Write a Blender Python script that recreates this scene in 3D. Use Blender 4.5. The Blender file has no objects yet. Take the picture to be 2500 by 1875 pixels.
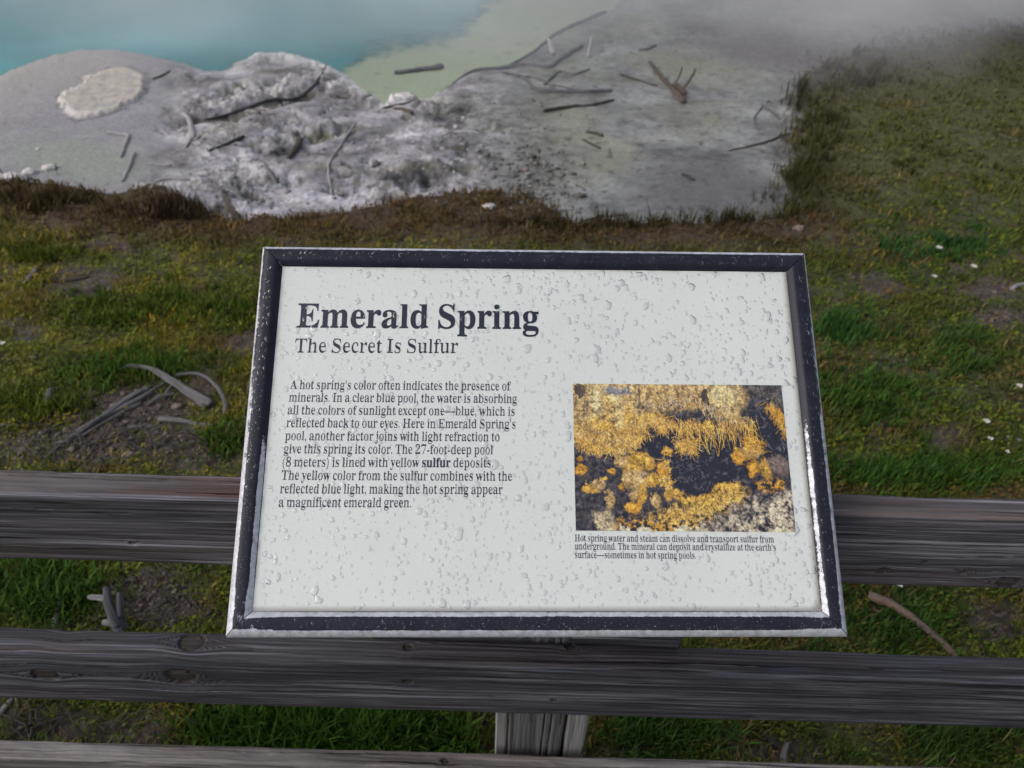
import bpy, math, random
import numpy as np
from mathutils import Matrix, Vector

random.seed(7)
rng = np.random.default_rng(11)
scene = bpy.context.scene
COL = scene.collection

# ------------------------------------------------------------------ camera
F_PX, PITCH, ROLL, CAM_H = 1877.0, math.radians(40), math.radians(1.7), 1.75
_X = np.array([1.0, 0, 0])
_F = np.array([0, math.cos(PITCH), -math.sin(PITCH)])
_D = np.array([0, -math.sin(PITCH), -math.cos(PITCH)])
RT = math.cos(ROLL) * _X - math.sin(ROLL) * _D
DN = math.sin(ROLL) * _X + math.cos(ROLL) * _D
EYE = np.array([0, 0, CAM_H])
cd = bpy.data.cameras.new("camera")
cam = bpy.data.objects.new("camera", cd)
COL.objects.link(cam)
m = Matrix.Identity(4)
for i in range(3):
    m[i][0], m[i][1], m[i][2], m[i][3] = RT[i], -DN[i], -_F[i], EYE[i]
cam.matrix_world = m
cd.sensor_width = 36.0
cd.lens = F_PX / 2500 * 36
cd.clip_start, cd.clip_end = 0.02, 500
cd.dof.use_dof = True
cd.dof.focus_distance = 0.87
cd.dof.aperture_fstop = 8.0
scene.camera = cam

# ------------------------------------------------------------------ sky, sun, exposure
SUN_EL, SUN_AZ = math.radians(40), math.radians(254)     # behind the viewer to the left, behind thick cloud
w = bpy.data.worlds.new("World")
scene.world = w
w.use_nodes = True
nt = w.node_tree
bg = nt.nodes["Background"]
sky = nt.nodes.new("ShaderNodeTexSky")
sky.sky_type = 'NISHITA'
sky.sun_disc = False
sky.sun_elevation = SUN_EL
sky.sun_rotation = SUN_AZ
sky.air_density = 1.0
sky.dust_density = 4.0
hs = nt.nodes.new("ShaderNodeHueSaturation")
hs.inputs["Saturation"].default_value = 0.52
nt.links.new(sky.outputs[0], hs.inputs["Color"])
nt.links.new(hs.outputs[0], bg.inputs["Color"])
bg.inputs["Strength"].default_value = 0.15
sl = bpy.data.lights.new("sun", 'SUN')
sl.energy = 0.6
sl.angle = math.radians(60)
sl.color = (1.0, 0.97, 0.93)
so = bpy.data.objects.new("sun", sl)
COL.objects.link(so)
sd = Vector((math.sin(SUN_AZ) * math.cos(SUN_EL), math.cos(SUN_AZ) * math.cos(SUN_EL), math.sin(SUN_EL)))
so.rotation_euler = sd.to_track_quat('Z', 'Y').to_euler()
so.location = sd * 30
scene.view_settings.view_transform = 'Standard'
scene.view_settings.look = 'None'
scene.view_settings.gamma = 1
scene.view_settings.use_curve_mapping = False
scene.view_settings.exposure = 0.22
scene.cycles.use_denoising = True
scene.cycles.max_bounces = 10
scene.cycles.transparent_max_bounces = 16
scene.cycles.volume_bounces = 5
scene.cycles.volume_step_rate = 2.0
scene.cycles.volume_max_steps = 128

# ------------------------------------------------------------------ helpers
def prop(o, label=None, cat=None, group=None, kind=None):
    if label: o["label"] = label
    if cat: o["category"] = cat
    if group: o["group"] = group
    if kind: o["kind"] = kind
    return o

def empty(name, loc, label, cat, group=None):
    o = bpy.data.objects.new(name, None)
    o.empty_display_size = 0.05
    o.location = loc
    COL.objects.link(o)
    return prop(o, label, cat, group)

def mesh_obj(name, verts, faces, mat, parent=None, smooth=True, origin=None):
    """verts in world space; faces = list, or (quads array, tris array)"""
    v = np.asarray(verts, float)
    if parent is not None:
        v = v - np.array(parent.location)
    elif origin is not None:
        v = v - np.asarray(origin)
    me = bpy.data.meshes.new(name)
    if isinstance(faces, list):
        me.from_pydata([tuple(p) for p in v], [], faces)
    else:
        q, t = faces
        q = np.zeros((0, 4), int) if q is None else q
        t = np.zeros((0, 3), int) if t is None else t
        me.vertices.add(len(v))
        me.vertices.foreach_set("co", v.astype(np.float32).ravel())
        loops = np.concatenate([q.ravel(), t.ravel()]).astype(np.int32)
        tot = np.concatenate([np.full(len(q), 4), np.full(len(t), 3)]).astype(np.int32)
        me.loops.add(len(loops))
        me.loops.foreach_set("vertex_index", loops)
        me.polygons.add(len(tot))
        me.polygons.foreach_set("loop_start", (np.cumsum(tot) - tot).astype(np.int32))
        try:
            me.polygons.foreach_set("loop_total", tot)
        except Exception:
            pass
        me.update(calc_edges=True)
    me.validate()
    me.polygons.foreach_set("use_smooth", np.full(len(me.polygons), smooth))
    if mat: me.materials.append(mat)
    o = bpy.data.objects.new(name, me)
    if parent is not None: o.parent = parent
    elif origin is not None: o.location = tuple(origin)
    COL.objects.link(o)
    return o

def attr(o, name, data, kind='FLOAT'):
    a = o.data.attributes.new(name, kind, 'POINT')
    d = np.asarray(data, np.float32)
    if kind == 'FLOAT_COLOR':
        if d.shape[1] == 3: d = np.concatenate([d, np.ones((len(d), 1), np.float32)], 1)
        a.data.foreach_set("color", d.ravel())
    elif kind == 'FLOAT_VECTOR':
        a.data.foreach_set("vector", d.ravel())
    else:
        a.data.foreach_set("value", d.ravel())

def grid_faces(nu, nv, wrap_v=False):
    i = np.arange(nu - 1)[:, None]
    j = np.arange(nv if wrap_v else nv - 1)[None, :]
    j2 = (j + 1) % nv
    a = i * nv + j; b = i * nv + j2; c = (i + 1) * nv + j2; d = (i + 1) * nv + j
    return np.stack([a, b, c, d], -1).reshape(-1, 4)

_perm = np.random.default_rng(3).permutation(256)
_perm = np.concatenate([_perm, _perm, _perm])
_gr = np.stack([np.cos(np.arange(16) * math.pi / 8), np.sin(np.arange(16) * math.pi / 8)], -1)
def pn(x, y, seed=0):
    """gradient noise, about -0.7..0.7"""
    x = np.asarray(x, float) + seed * 17.31; y = np.asarray(y, float) + seed * 9.77
    xi = np.floor(x).astype(int); yi = np.floor(y).astype(int)
    xf = x - xi; yf = y - yi
    u = xf * xf * xf * (xf * (xf * 6 - 15) + 10); v = yf * yf * yf * (yf * (yf * 6 - 15) + 10)
    xi &= 255; yi &= 255
    def g(ix, iy, dx, dy):
        h = _perm[_perm[ix & 255] + (iy & 255)] & 15
        return _gr[h, 0] * dx + _gr[h, 1] * dy
    n00 = g(xi, yi, xf, yf); n10 = g(xi + 1, yi, xf - 1, yf)
    n01 = g(xi, yi + 1, xf, yf - 1); n11 = g(xi + 1, yi + 1, xf - 1, yf - 1)
    return (n00 * (1 - u) + n10 * u) * (1 - v) + (n01 * (1 - u) + n11 * u) * v
def fbm(x, y, oct=4, seed=0, gain=0.5):
    s = 0; a = 1.0; f = 1.0
    for k in range(oct):
        s = s + a * pn(x * f, y * f, seed + k * 3.7); a *= gain; f *= 2.03
    return s
def sstep(a, b, x):
    t = np.clip((x - a) / (b - a), 0, 1)
    return t * t * (3 - 2 * t)
def mixc(c, col, t):
    return c + (np.asarray(col, float) - c) * np.asarray(t)[:, None]

# a photograph pixel (2500 x 1875) <-> a ray from the eye
def ray(px, py):
    px = np.asarray(px, float)[..., None]; py = np.asarray(py, float)[..., None]
    return RT * (px - 1250) / F_PX + DN * (py - 937.5) / F_PX + _F
def project(P):
    q = P - EYE
    z = q @ _F
    z = np.where(z < 0.05, 0.05, z)
    return 1250 + F_PX * (q @ RT) / z, 937.5 + F_PX * (q @ DN) / z
def sdf(px, py, poly):
    """signed distance in pixels, positive inside"""
    P = np.asarray(poly, float); n = len(P)
    d2 = np.full(px.shape, 1e18); ins = np.zeros(px.shape, bool)
    for i in range(n):
        a = P[i]; b = P[(i + 1) % n]; e = b - a
        wx = px - a[0]; wy = py - a[1]
        t = np.clip((wx * e[0] + wy * e[1]) / max(e @ e, 1e-9), 0, 1)
        d2 = np.minimum(d2, (wx - e[0] * t) ** 2 + (wy - e[1] * t) ** 2)
        c = ((a[1] > py) != (b[1] > py))
        if a[1] != b[1]:
            ins ^= c & (px < (b[0] - a[0]) * (py - a[1]) / (b[1] - a[1]) + a[0])
    d = np.sqrt(d2)
    return np.where(ins, d, -d)
def blob(px, py, cx, cy, rx, ry, ang=0.0):
    c, s = math.cos(math.radians(ang)), math.sin(math.radians(ang))
    dx = px - cx; dy = py - cy
    return np.sqrt(((dx * c + dy * s) / rx) ** 2 + ((-dx * s + dy * c) / ry) ** 2)

# node helper
class NT:
    def __init__(s, name):
        s.m = bpy.data.materials.new(name); s.m.use_nodes = True
        s.t = s.m.node_tree; s.t.nodes.clear()
        s.out = s.t.nodes.new("ShaderNodeOutputMaterial")
    def n(s, ty, props=None, **ins):
        nd = s.t.nodes.new("ShaderNode" + ty)
        for k, v in (props or {}).items(): setattr(nd, k, v)
        for k, v in ins.items():
            k = k.replace("_", " ")
            key = int(k[1:]) if k[0] == "i" and k[1:].isdigit() else k
            s.set(nd.inputs[key], v)
        return nd
    def set(s, sock, v):
        if isinstance(v, bpy.types.NodeSocket): s.t.links.new(v, sock)
        elif isinstance(v, (tuple, list)) and len(v) == 3 and sock.type == 'RGBA': sock.default_value = (*v, 1)
        else: sock.default_value = v
    def attr(s, name, out="Fac"):
        return s.n("Attribute", {"attribute_name": name}).outputs[out]
    def noise(s, vec, scale, detail=4, rough=0.55, dist=0.0, out="Fac"):
        return s.n("TexNoise", Vector=vec, Scale=scale, Detail=detail, Roughness=rough, Distortion=dist).outputs[out]
    def math(s, op, a, b=0.0, clamp=False):
        nd = s.n("Math", {"operation": op, "use_clamp": clamp}); s.set(nd.inputs[0], a); s.set(nd.inputs[1], b)
        return nd.outputs[0]
    def vmul(s, a, b):
        nd = s.n("VectorMath", {"operation": 'MULTIPLY'}); s.set(nd.inputs[0], a); s.set(nd.inputs[1], b)
        return nd.outputs[0]
    def ramp(s, fac, pts, interp='LINEAR'):
        nd = s.n("ValToRGB"); s.set(nd.inputs[0], fac)
        r = nd.color_ramp; r.interpolation = interp
        while len(r.elements) < len(pts): r.elements.new(0.5)
        for e, (p, c) in zip(r.elements, pts):
            e.position = p; e.color = (*c, 1) if isinstance(c, (tuple, list)) else (c, c, c, 1)
        return nd.outputs[0]
    def rng(s, v, a, b, c=0.0, d=1.0, smooth=False):
        nd = s.n("MapRange", {"interpolation_type": 'SMOOTHSTEP' if smooth else 'LINEAR'})
        for i, q in enumerate((v, a, b, c, d)): s.set(nd.inputs[i], q)
        return nd.outputs[0]
    def mix(s, fac, a, b, blend='MIX'):
        nd = s.n("Mix", {"data_type": 'RGBA', "blend_type": blend})
        s.set(nd.inputs[0], fac); s.set(nd.inputs[6], a); s.set(nd.inputs[7], b)
        return nd.outputs[2]
    def bump(s, h, strength=0.5, dist=0.01):
        return s.n("Bump", Height=h, Strength=strength, Distance=dist).outputs[0]
    def bsdf(s, **k):
        nd = s.n("BsdfPrincipled", **k)
        s.t.links.new(nd.outputs[0], s.out.inputs[0]); return nd
    def pos(s): return s.n("NewGeometry").outputs["Position"]
    def obj(s): return s.n("TexCoord").outputs["Object"]

# ------------------------------------------------------------------ ground shape (one height function for everything)
WL = -0.36                                     # water level of the spring
SHORE = [(-900, 330), (-400, 235), (-100, 185), (0, 157), (60, 135), (130, 114), (200, 102), (280, 103), (350, 115), (400, 126), (450, 138),
         (490, 152), (540, 154), (560, 142), (600, 126), (620, 112), (690, 110), (740, 122), (790, 138), (830, 158), (870, 185), (910, 212),
         (940, 226), (970, 205), (1010, 214), (1050, 212), (1085, 197), (1105, 180), (1135, 160), (1190, 152), (1240, 142), (1290, 118),
         (1325, 96), (1380, 62), (1450, 28), (1500, 5), (1560, -60), (1620, -300), (-900, -300)]
SINTER = [(-900, 470), (-300, 445), (0, 440), (110, 442), (200, 458), (290, 470), (400, 455), (470, 505), (560, 535), (700, 532), (850, 515), (950, 495),
          (1100, 465), (1250, 470), (1350, 505), (1400, 535), (1600, 538), (1750, 535), (1890, 512), (1945, 486), (1922, 440), (1942, 395), (1912, 345),
          (1955, 292), (1935, 240), (1972, 196), (1990, 160), (2040, 128), (2120, 104), (2230, 84), (2380, 62), (2600, 50), (3400, 60), (3400, -400), (-900, -400)]
RIM = [(0, 157), (130, 114), (280, 103), (450, 138), (560, 142), (620, 112), (690, 110), (740, 122), (790, 138), (830, 158), (870, 185), (910, 212), (940, 226)]

def base_z(y):
    return -0.20 * sstep(1.4, 4.3, y) - 0.10 * sstep(4.3, 6.6, y)

def polyline_d(px, py, pts):
    d2 = np.full(px.shape, 1e18)
    for a, b in zip(pts[:-1], pts[1:]):
        a = np.array(a, float); b = np.array(b, float); e = b - a
        t = np.clip(((px - a[0]) * e[0] + (py - a[1]) * e[1]) / (e @ e), 0, 1)
        d2 = np.minimum(d2, (px - a[0] - e[0] * t) ** 2 + (py - a[1] - e[1] * t) ** 2)
    return np.sqrt(d2)

def ground(x, y):
    """height and zone weights at world x, y"""
    shp = x.shape
    x = x.ravel(); y = y.ravel()
    zb = base_z(y)
    px, py = project(np.stack([x, y, zb], -1))
    px = np.clip(px, -3000, 6000); py = np.clip(py, -900, 4000)
    near = y > 0.2
    n1 = fbm(x * 2.6, y * 2.6, 4, 1); n2 = fbm(x * 9, y * 9, 3, 2); n3 = fbm(x * 30, y * 30, 3, 5)
    w1 = px + 14 * n1 + 9 * n2 + 34 * sstep(1800, 1950, px) * fbm(x * 1.4, y * 1.4, 4, 17); w2 = py + 12 * fbm(x * 2.6, y * 2.6, 4, 8) + 7 * fbm(x * 11, y * 11, 3, 9)
    sin_d = np.where(near, sdf(w1, w2, SINTER), -500.0)
    lake = np.where(near, sdf(px + 7 * n2 + 3 * n3, py + 4 * n2 + 3 * n3, SHORE), -500.0)
    rz = sstep(1700, 1900, px)
    sinter = sstep(-10 - 34 * rz, 12 + 26 * rz, sin_d - 26 * n3 * rz - 30 * n2 * rz)
    flat = sstep(1060, 1320, px + 60 * n1)            # thin wet film on the right
    crust = sinter * (1 - flat) * sstep(330, 480, px + 40 * n1 + 0.25 * (py - 300))
    rim_d = polyline_d(px + 8 * n2, py + 6 * n2, RIM)
    # heights
    z = zb + 0.012 * n1 * (1 - sinter) + 0.010 * (1 - sinter) * n2
    z = z + 0.010 * (1 - sinter) * sstep(-200, -10, sin_d)                       # soil bank above the sinter
    pit = np.maximum(0, fbm(x * 7, y * 7, 4, 21) + 0.02)
    rough = sstep(-0.12, 0.28, fbm(x * 1.5, y * 1.5, 3, 31))
    z = z + sinter * (-0.022 + 0.008 * n1)
    tv = fbm(x * 3.2 + 0.25 * n2, y * 3.2, 5, 41, 0.58) * 4.0
    tf = tv - np.floor(tv)
    terr = (np.floor(tv) + sstep(0.62, 0.98, tf)) / 4.0
    lipm = sstep(0.80, 0.97, tf) * crust * sstep(-0.1, 0.25, fbm(x * 1.7, y * 1.7, 3, 44))
    crk = sstep(0.075, 0.0, np.abs(fbm(x * 4.2, y * 5.0, 4, 47))) * sstep(0.0, 0.3, fbm(x * 1.5, y * 1.5, 3, 48)) * crust
    z = z + crust * ((0.020 + 0.045 * rough) * terr + (0.006 + 0.016 * rough) * fbm(x * 11, y * 11, 4, 42, 0.6) - 0.045 * pit * rough) - 0.012 * crk
    z = z + flat * (0.004 * n2 - 0.012)
    ledge = sstep(60, 8, polyline_d(px + 6 * n2, py + 5 * n2, [(475, 250), (560, 235), (660, 215), (740, 195), (800, 165), (815, 150)]))
    z = z + 0.030 * ledge * sinter * np.clip(0.8 + 0.6 * n2, 0.3, 1.3)
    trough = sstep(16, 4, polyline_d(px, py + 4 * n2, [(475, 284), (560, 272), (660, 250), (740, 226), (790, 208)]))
    z = z - 0.035 * trough
    z = z + 0.085 * sinter * sstep(38, 4, rim_d) * sstep(540, 640, px) * np.clip(0.72 + 0.8 * n2 + 0.35 * n3, 0, 1.4)
    oval = blob(px + 14 * n2 + 22 * n1 + 6 * n3, py + 9 * n2 + 10 * n1 + 3 * n3, 254, 224, 108, 50, -17)
    z = z + 0.022 * sstep(1.05, 0.93, oval) + 0.005 * sstep(0.25, 0.0, np.abs(oval - 0.93))
    # shore: land meets the water level, bed falls away
    shelf = sdf(w1, w2, [(700, 175), (815, 142), (850, 112), (900, 86), (960, 72), (1060, 64), (1110, 50), (1150, 20), (1200, -60), (1900, -60), (1900, 300), (700, 300)])
    shallow = sstep(-22, 46, shelf + 16 * n1 + 10 * n2)
    # keep land above the water
    hl = np.maximum(z - WL, 0.012) * sstep(-2, 34, -lake) + 0.002
    land_z = WL + hl
    bed_z = WL - 0.003 - 0.006 * sstep(0, 40, lake) - sstep(0.12, 0.0, shallow) * 0.25 * sstep(20, 90, lake)
    far_lake = lake
    z = np.where(lake > 0, bed_z, np.where((py < 560) & near & (lake > -400), np.where(sinter > 0.02, land_z, np.maximum(z, WL + 0.02)), z))
    Z = dict(px=px, py=py, sinter=sinter, flat=flat, crust=crust, lake=lake, shallow=shallow, rim=rim_d, oval=oval, sin_d=sin_d,
             n1=n1, n2=n2, n3=n3, pit=pit, lipm=lipm, crk=crk, rough=rough, trough=trough, ledge=ledge)
    return z.reshape(shp), {k: v.reshape(shp) for k, v in Z.items()}

def on_ground_many(px, py):
    d = ray(np.asarray(px, float), np.asarray(py, float))
    z = np.zeros(len(d))
    for _ in range(12):
        p = EYE + d * ((z - CAM_H) / d[:, 2])[:, None]
        z = base_z(p[:, 1])
    z = ground(p[:, 0], p[:, 1])[0]
    return np.stack([p[:, 0], p[:, 1], np.where(np.asarray(py) < 300, np.maximum(z, WL), z)], -1)

def on_ground(px, py):
    """photo pixel -> point of the ground"""
    d = ray(np.array([px], float), np.array([py], float))[0]
    z = 0.0
    for _ in range(12):
        t = (z - CAM_H) / d[2]
        p = EYE + d * t
        z = float(base_z(p[1]))
    z = float(ground(np.array([p[0]]), np.array([p[1]]))[0][0])
    return np.array([p[0], p[1], max(z, WL if py < 300 else z)])

# bare soil between the grass: (x, y, rx, ry, angle) in the photograph
BARE = [(290, 1030, 190, 95, -25), (150, 1090, 170, 50, 0), (400, 1080, 120, 45, -10), (500, 960, 60, 40, 0), (600, 840, 60, 30, -20),
        (200, 690, 110, 38, -10), (60, 820, 60, 30, 0), (250, 600, 90, 18, 0), (2410, 700, 90, 32, 0), (2440, 780, 90, 30, 0), (2340, 640, 60, 18, 0),
        (2150, 895, 45, 30, 0), (2140, 690, 60, 30, 20), (360, 1440, 130, 60, -15), (430, 1500, 120, 50, 0), (180, 1530, 70, 30, 0), (90, 1760, 160, 60, 0),
        (300, 1790, 130, 55, 0), (2440, 1520, 90, 70, 20), (1950, 1700, 200, 40, 10), (1560, 1830, 90, 50, 0), (2150, 1500, 60, 40, 30),
        (1900, 1830, 120, 40, 0), (480, 1120, 110, 30, 0), (2300, 1060, 80, 30, 0)]
def bare_mask(px, py, n1, n2):
    b = np.zeros(px.shape)
    for cx, cy, rx, ry, a in BARE:
        b = np.maximum(b, sstep(1.25, 0.6, blob(px + 45 * n1 + 18 * n2, py + 30 * n1 + 14 * n2, cx, cy, rx, ry, a)))
    return b

# fan of rows: even steps of view angle near, widening far away
th = np.radians(np.linspace(79, 11.0, 880))
ys = np.concatenate([[-6, -3, -1.5, -0.6, 0.0], CAM_H / np.tan(th), np.geomspace(9.3, 160, 42)])
us = np.concatenate([-np.geomspace(14, 1.06, 24), np.linspace(-1, 1, 760), np.geomspace(1.06, 14, 24)])
YY, UU = np.meshgrid(ys, us, indexing='ij')
XX = UU * (0.60 * np.maximum(YY, 0) + 0.95)
ZZ, Z = ground(XX, YY)
far = sstep(9.2, 14, YY)
ZZ = ZZ * (1 - far) + np.where(XX < 3 + 0.05 * YY, -1.6, -0.2 + 0.25 * fbm(XX * .1, YY * .1, 3, 70)) * far
P = {k: v.ravel() for k, v in Z.items()}
px, py, n1, n2, n3 = P['px'], P['py'], P['n1'], P['n2'], P['n3']
xf, yf = XX.ravel(), YY.ravel()
bare = bare_mask(px, py, n1, n2)
# soil and moss
c = np.tile(np.array([0.055, 0.040, 0.033]), (len(px), 1)) * (1 + 0.7 * n3[:, None] + 0.4 * n2[:, None])
leftc = sstep(1500, 900, px)
green = np.clip(0.75 + 0.9 * fbm(xf * 5, yf * 5, 4, 61), 0, 1) * (1 - 0.93 * bare)
mossc = mixc(np.tile(np.array([0.058, 0.074, 0.016]), (len(px), 1)), (0.175, 0.155, 0.014), leftc * np.clip(0.5 + 1.2 * n1, 0, 1))
mossc = mixc(mossc, (0.075, 0.060, 0.022), np.clip(fbm(xf * 3.1, yf * 3.1, 3, 66) * 1.6, 0, 0.8))
c = c + (mossc - c) * (0.8 * green)[:, None]
# brown fringe of dead plants along the sinter
fr = sstep(-165, -70, P['sin_d'] + 50 * n1) * sstep(640, 560, py) * sstep(2050, 1900, px)
c = mixc(c, (0.060, 0.032, 0.020), 0.85 * fr)
fr2 = sstep(1930, 2000, px) * sstep(560, 380, py)
c = mixc(c, (0.074, 0.075, 0.024), 0.8 * fr2)
c = mixc(c, (0.062, 0.052, 0.050), 0.8 * sstep(1.35, 0.5, blob(px + 60 * n1, py + 30 * n1, 1990, 150, 170, 110, 0)))
# pebbly bare soil
peb = np.clip(fbm(xf * 60, yf * 60, 2, 91) * 2.2 - 0.35, 0, 1) * bare
c = mixc(c, (0.20, 0.15, 0.13), 0.8 * peb)
# sinter
s = np.tile(np.array([0.255, 0.245, 0.268]), (len(px), 1)) * (1 + 0.16 * n1[:, None] + 0.12 * n2[:, None] + 0.10 * n3[:, None])
s = mixc(s, (0.36, 0.335, 0.315), 0.8 * sstep(620, 150, px + 200 * n1) * sstep(330, 180, py + 0.25 * px))
s = mixc(s, (0.25, 0.275, 0.225), 0.75 * sstep(1.3, 0.4, blob(px + 40 * n1, py + 25 * n1, 200, 385, 210, 60, 8)))
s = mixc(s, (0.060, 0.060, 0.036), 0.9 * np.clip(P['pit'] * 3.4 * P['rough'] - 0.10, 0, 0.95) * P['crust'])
olive = np.clip(fbm(xf * 2.2, yf * 4, 4, 51) * 2.0 - 0.15, 0, 1) * P['crust']
s = mixc(s, (0.135, 0.130, 0.085), 0.65 * olive)
s = mixc(s, (0.40, 0.385, 0.40), 0.8 * np.clip(fbm(xf * 5, yf * 7, 4, 81) * 1.6 - 0.1, 0, 1) * P['crust'])
s = mixc(s, (0.12, 0.12, 0.085), 0.75 * sstep(1.2, 0.5, blob(px + 30 * n2, py + 14 * n2, 1180, 262, 190, 42, 6)) * np.clip(0.6 + 1.5 * n3, 0, 1))
# film on the right: grey, sulphur green where the mat grows
fl = np.tile(np.array([0.175, 0.178, 0.170]), (len(px), 1)) * (1 + 0.25 * n1[:, None] + 0.12 * n2[:, None])
fl = fl * np.clip(1 + 0.85 * fbm(xf * 2.1, yf * 2.4, 5, 55, 0.62)[:, None] + 0.45 * fbm(xf * 9, yf * 14, 4, 56, 0.65)[:, None], 0.25, 1.9)
fck = sstep(0.05, 0.0, np.abs(fbm(xf * 3.1, yf * 4.0, 4, 57))) * sstep(0.05, 0.3, fbm(xf * 1.1, yf * 1.1, 3, 58))
fl = mixc(fl, (0.05, 0.048, 0.045), 0.7 * fck)
gy = np.clip(0.35 + 1.8 * fbm(xf * 1.1, yf * 1.1, 4, 95), 0, 1) * sstep(1200, 1450, px) * sstep(1960, 1750, px)
fl = mixc(fl, (0.205, 0.215, 0.140), 0.75 * gy)
fl = mixc(fl, (0.085, 0.083, 0.092), 0.85 * sstep(1.3, 0.4, blob(px + 60 * n1, py + 40 * n1, 1740, 460, 240, 90, 5)))
fl = mixc(fl, (0.075, 0.062, 0.066), 0.9 * sstep(1.35, 0.4, blob(px + 60 * n1, py + 25 * n1, 1900, 112, 230, 60, 8)))
fl = mixc(fl, (0.040, 0.038, 0.034), 0.9 * np.clip(fbm(xf * 13, yf * 13, 3, 97) * 3.2 - 0.80, 0, 1))
fl = mixc(fl, (0.09, 0.085, 0.065), 0.8 * np.clip(fbm(xf * 7, yf * 8, 4, 98) * 2.2 - 0.2, 0, 1) * sstep(1430, 1250, px + 60 * n1))
s = s + (fl - s) * P['flat'][:, None]
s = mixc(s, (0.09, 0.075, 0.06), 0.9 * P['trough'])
s = mixc(s, (0.47, 0.455, 0.455), 0.8 * P['lipm'])
s = mixc(s, (0.030, 0.028, 0.026), 0.92 * P['crk'])
s = s * np.clip(1 + (1.15 * fbm(xf * 2.3, yf * 3.0, 6, 53, 0.66) * P['crust'])[:, None], 0.2, 1.8)
mot = np.clip(fbm(xf * 9, yf * 11, 4, 54, 0.65) * 3.2 - 0.25, 0, 1) * sstep(1.25, 0.5, blob(px + 40 * n1, py + 30 * n2, 1230, 370, 260, 150, 25))
s = mixc(s, (0.055, 0.052, 0.038), 0.8 * mot)
wl = sstep(26, 5, polyline_d(px + 10 * n2 + 6 * n3, py + 6 * n2, [(500, 262), (560, 243), (640, 222), (720, 204), (790, 172), (805, 150), (830, 165), (870, 200), (930, 232), (1010, 226), (1060, 216)]))
s = mixc(s, (0.50, 0.48, 0.475), 0.85 * wl * np.clip(0.55 + 1.6 * n2 + n3, 0, 1))
wl2 = sstep(30, 6, polyline_d(px + 14 * n2, py + 8 * n2, [(340, 448), (420, 462), (470, 440), (540, 420), (600, 395)]))
s = mixc(s, (0.46, 0.445, 0.44), 0.8 * wl2 * np.clip(0.3 + 2.4 * n3 + n2, 0, 1))
s = mixc(s, (0.76, 0.745, 0.73), 0.95 * sstep(44, 10, P['rim']) * sstep(520, 640, px) * np.clip(0.75 + n2, 0, 1))
s = mixc(s, (0.47, 0.425, 0.365), sstep(1.04, 0.97, P['oval']) * np.clip(0.8 + 0.9 * n2 + 0.5 * n3, 0, 1))
s = mixc(s, (0.58, 0.555, 0.52), 0.8 * sstep(0.16, 0.0, np.abs(P['oval'] - 0.93)) * sstep(380, 180, px + 120 * n2))
s = mixc(s, (0.12, 0.11, 0.115), 0.75 * sstep(0.10, 0.0, np.abs(P['oval'] - 1.10)) * sstep(-20, 30, fbm(xf * 4, yf * 4, 2, 33) * 100))
s = mixc(s, (0.15, 0.14, 0.14), 0.85 * np.clip(fbm(xf * 16, yf * 16, 2, 88) * 3.2 - 1.35, 0, 1))
c = mixc(c, (0.045, 0.038, 0.034), 0.8 * sstep(-90, -5, P['sin_d']) * sstep(1800, 1930, px) * (P['sinter'] < 0.98))
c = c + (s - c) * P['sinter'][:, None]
# pool bed: pale sulphur shelf, teal depths
bed = mixc(np.tile(np.array([0.05, 0.26, 0.29]), (len(px), 1)), (0.62, 0.65, 0.48), P['shallow'])
bed = mixc(bed, (0.20, 0.20, 0.15), 0.6 * np.clip(fbm(xf * 7, yf * 7, 3, 99) * 2.4 - 0.75, 0, 1) * P['shallow'])
c = c + (bed - c) * sstep(-3, 4, P['lake'])[:, None]
c = np.clip(c, 0.004, 0.8)
wet = np.clip(0.75 * P['flat'] * P['sinter'] + 0.25 * P['sinter'], 0, 1)

g = NT("ground_surface")
pos = g.pos()
colr = g.attr("tint", "Color")
na = g.noise(pos, 60, 6, 0.65); nb = g.noise(pos, 240, 4, 0.6); nc = g.noise(pos, 17, 5, 0.6)
mul = g.math('MULTIPLY', g.rng(na, 0.25, 0.75, 0.62, 1.38), g.rng(nb, 0.25, 0.75, 0.78, 1.22))
mc = g.n("CombineColor"); [g.set(mc.inputs[i], mul) for i in range(3)]
colr2 = g.mix(1.0, colr, mc.outputs[0], 'MULTIPLY')
wt = g.attr("wet")
h = g.math('ADD', g.math('MULTIPLY', na, 0.6), g.math('ADD', g.math('MULTIPLY', nb, 0.25), nc))
g.bsdf(Base_Color=colr2, Roughness=g.math('ADD', g.rng(wt, 0, 1, 0.85, 0.36), g.rng(nc, 0.35, 0.65, -0.10, 0.12)), Normal=g.bump(h, g.rng(wt, 0, 1, 0.7, 0.22), 0.02))
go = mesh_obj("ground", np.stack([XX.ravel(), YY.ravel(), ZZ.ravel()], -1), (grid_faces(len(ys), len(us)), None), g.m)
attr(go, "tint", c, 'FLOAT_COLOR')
attr(go, "wet", wet)
prop(go, "pale sinter shore, bare soil and mossy bank around the spring", None, None, "structure")

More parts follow.
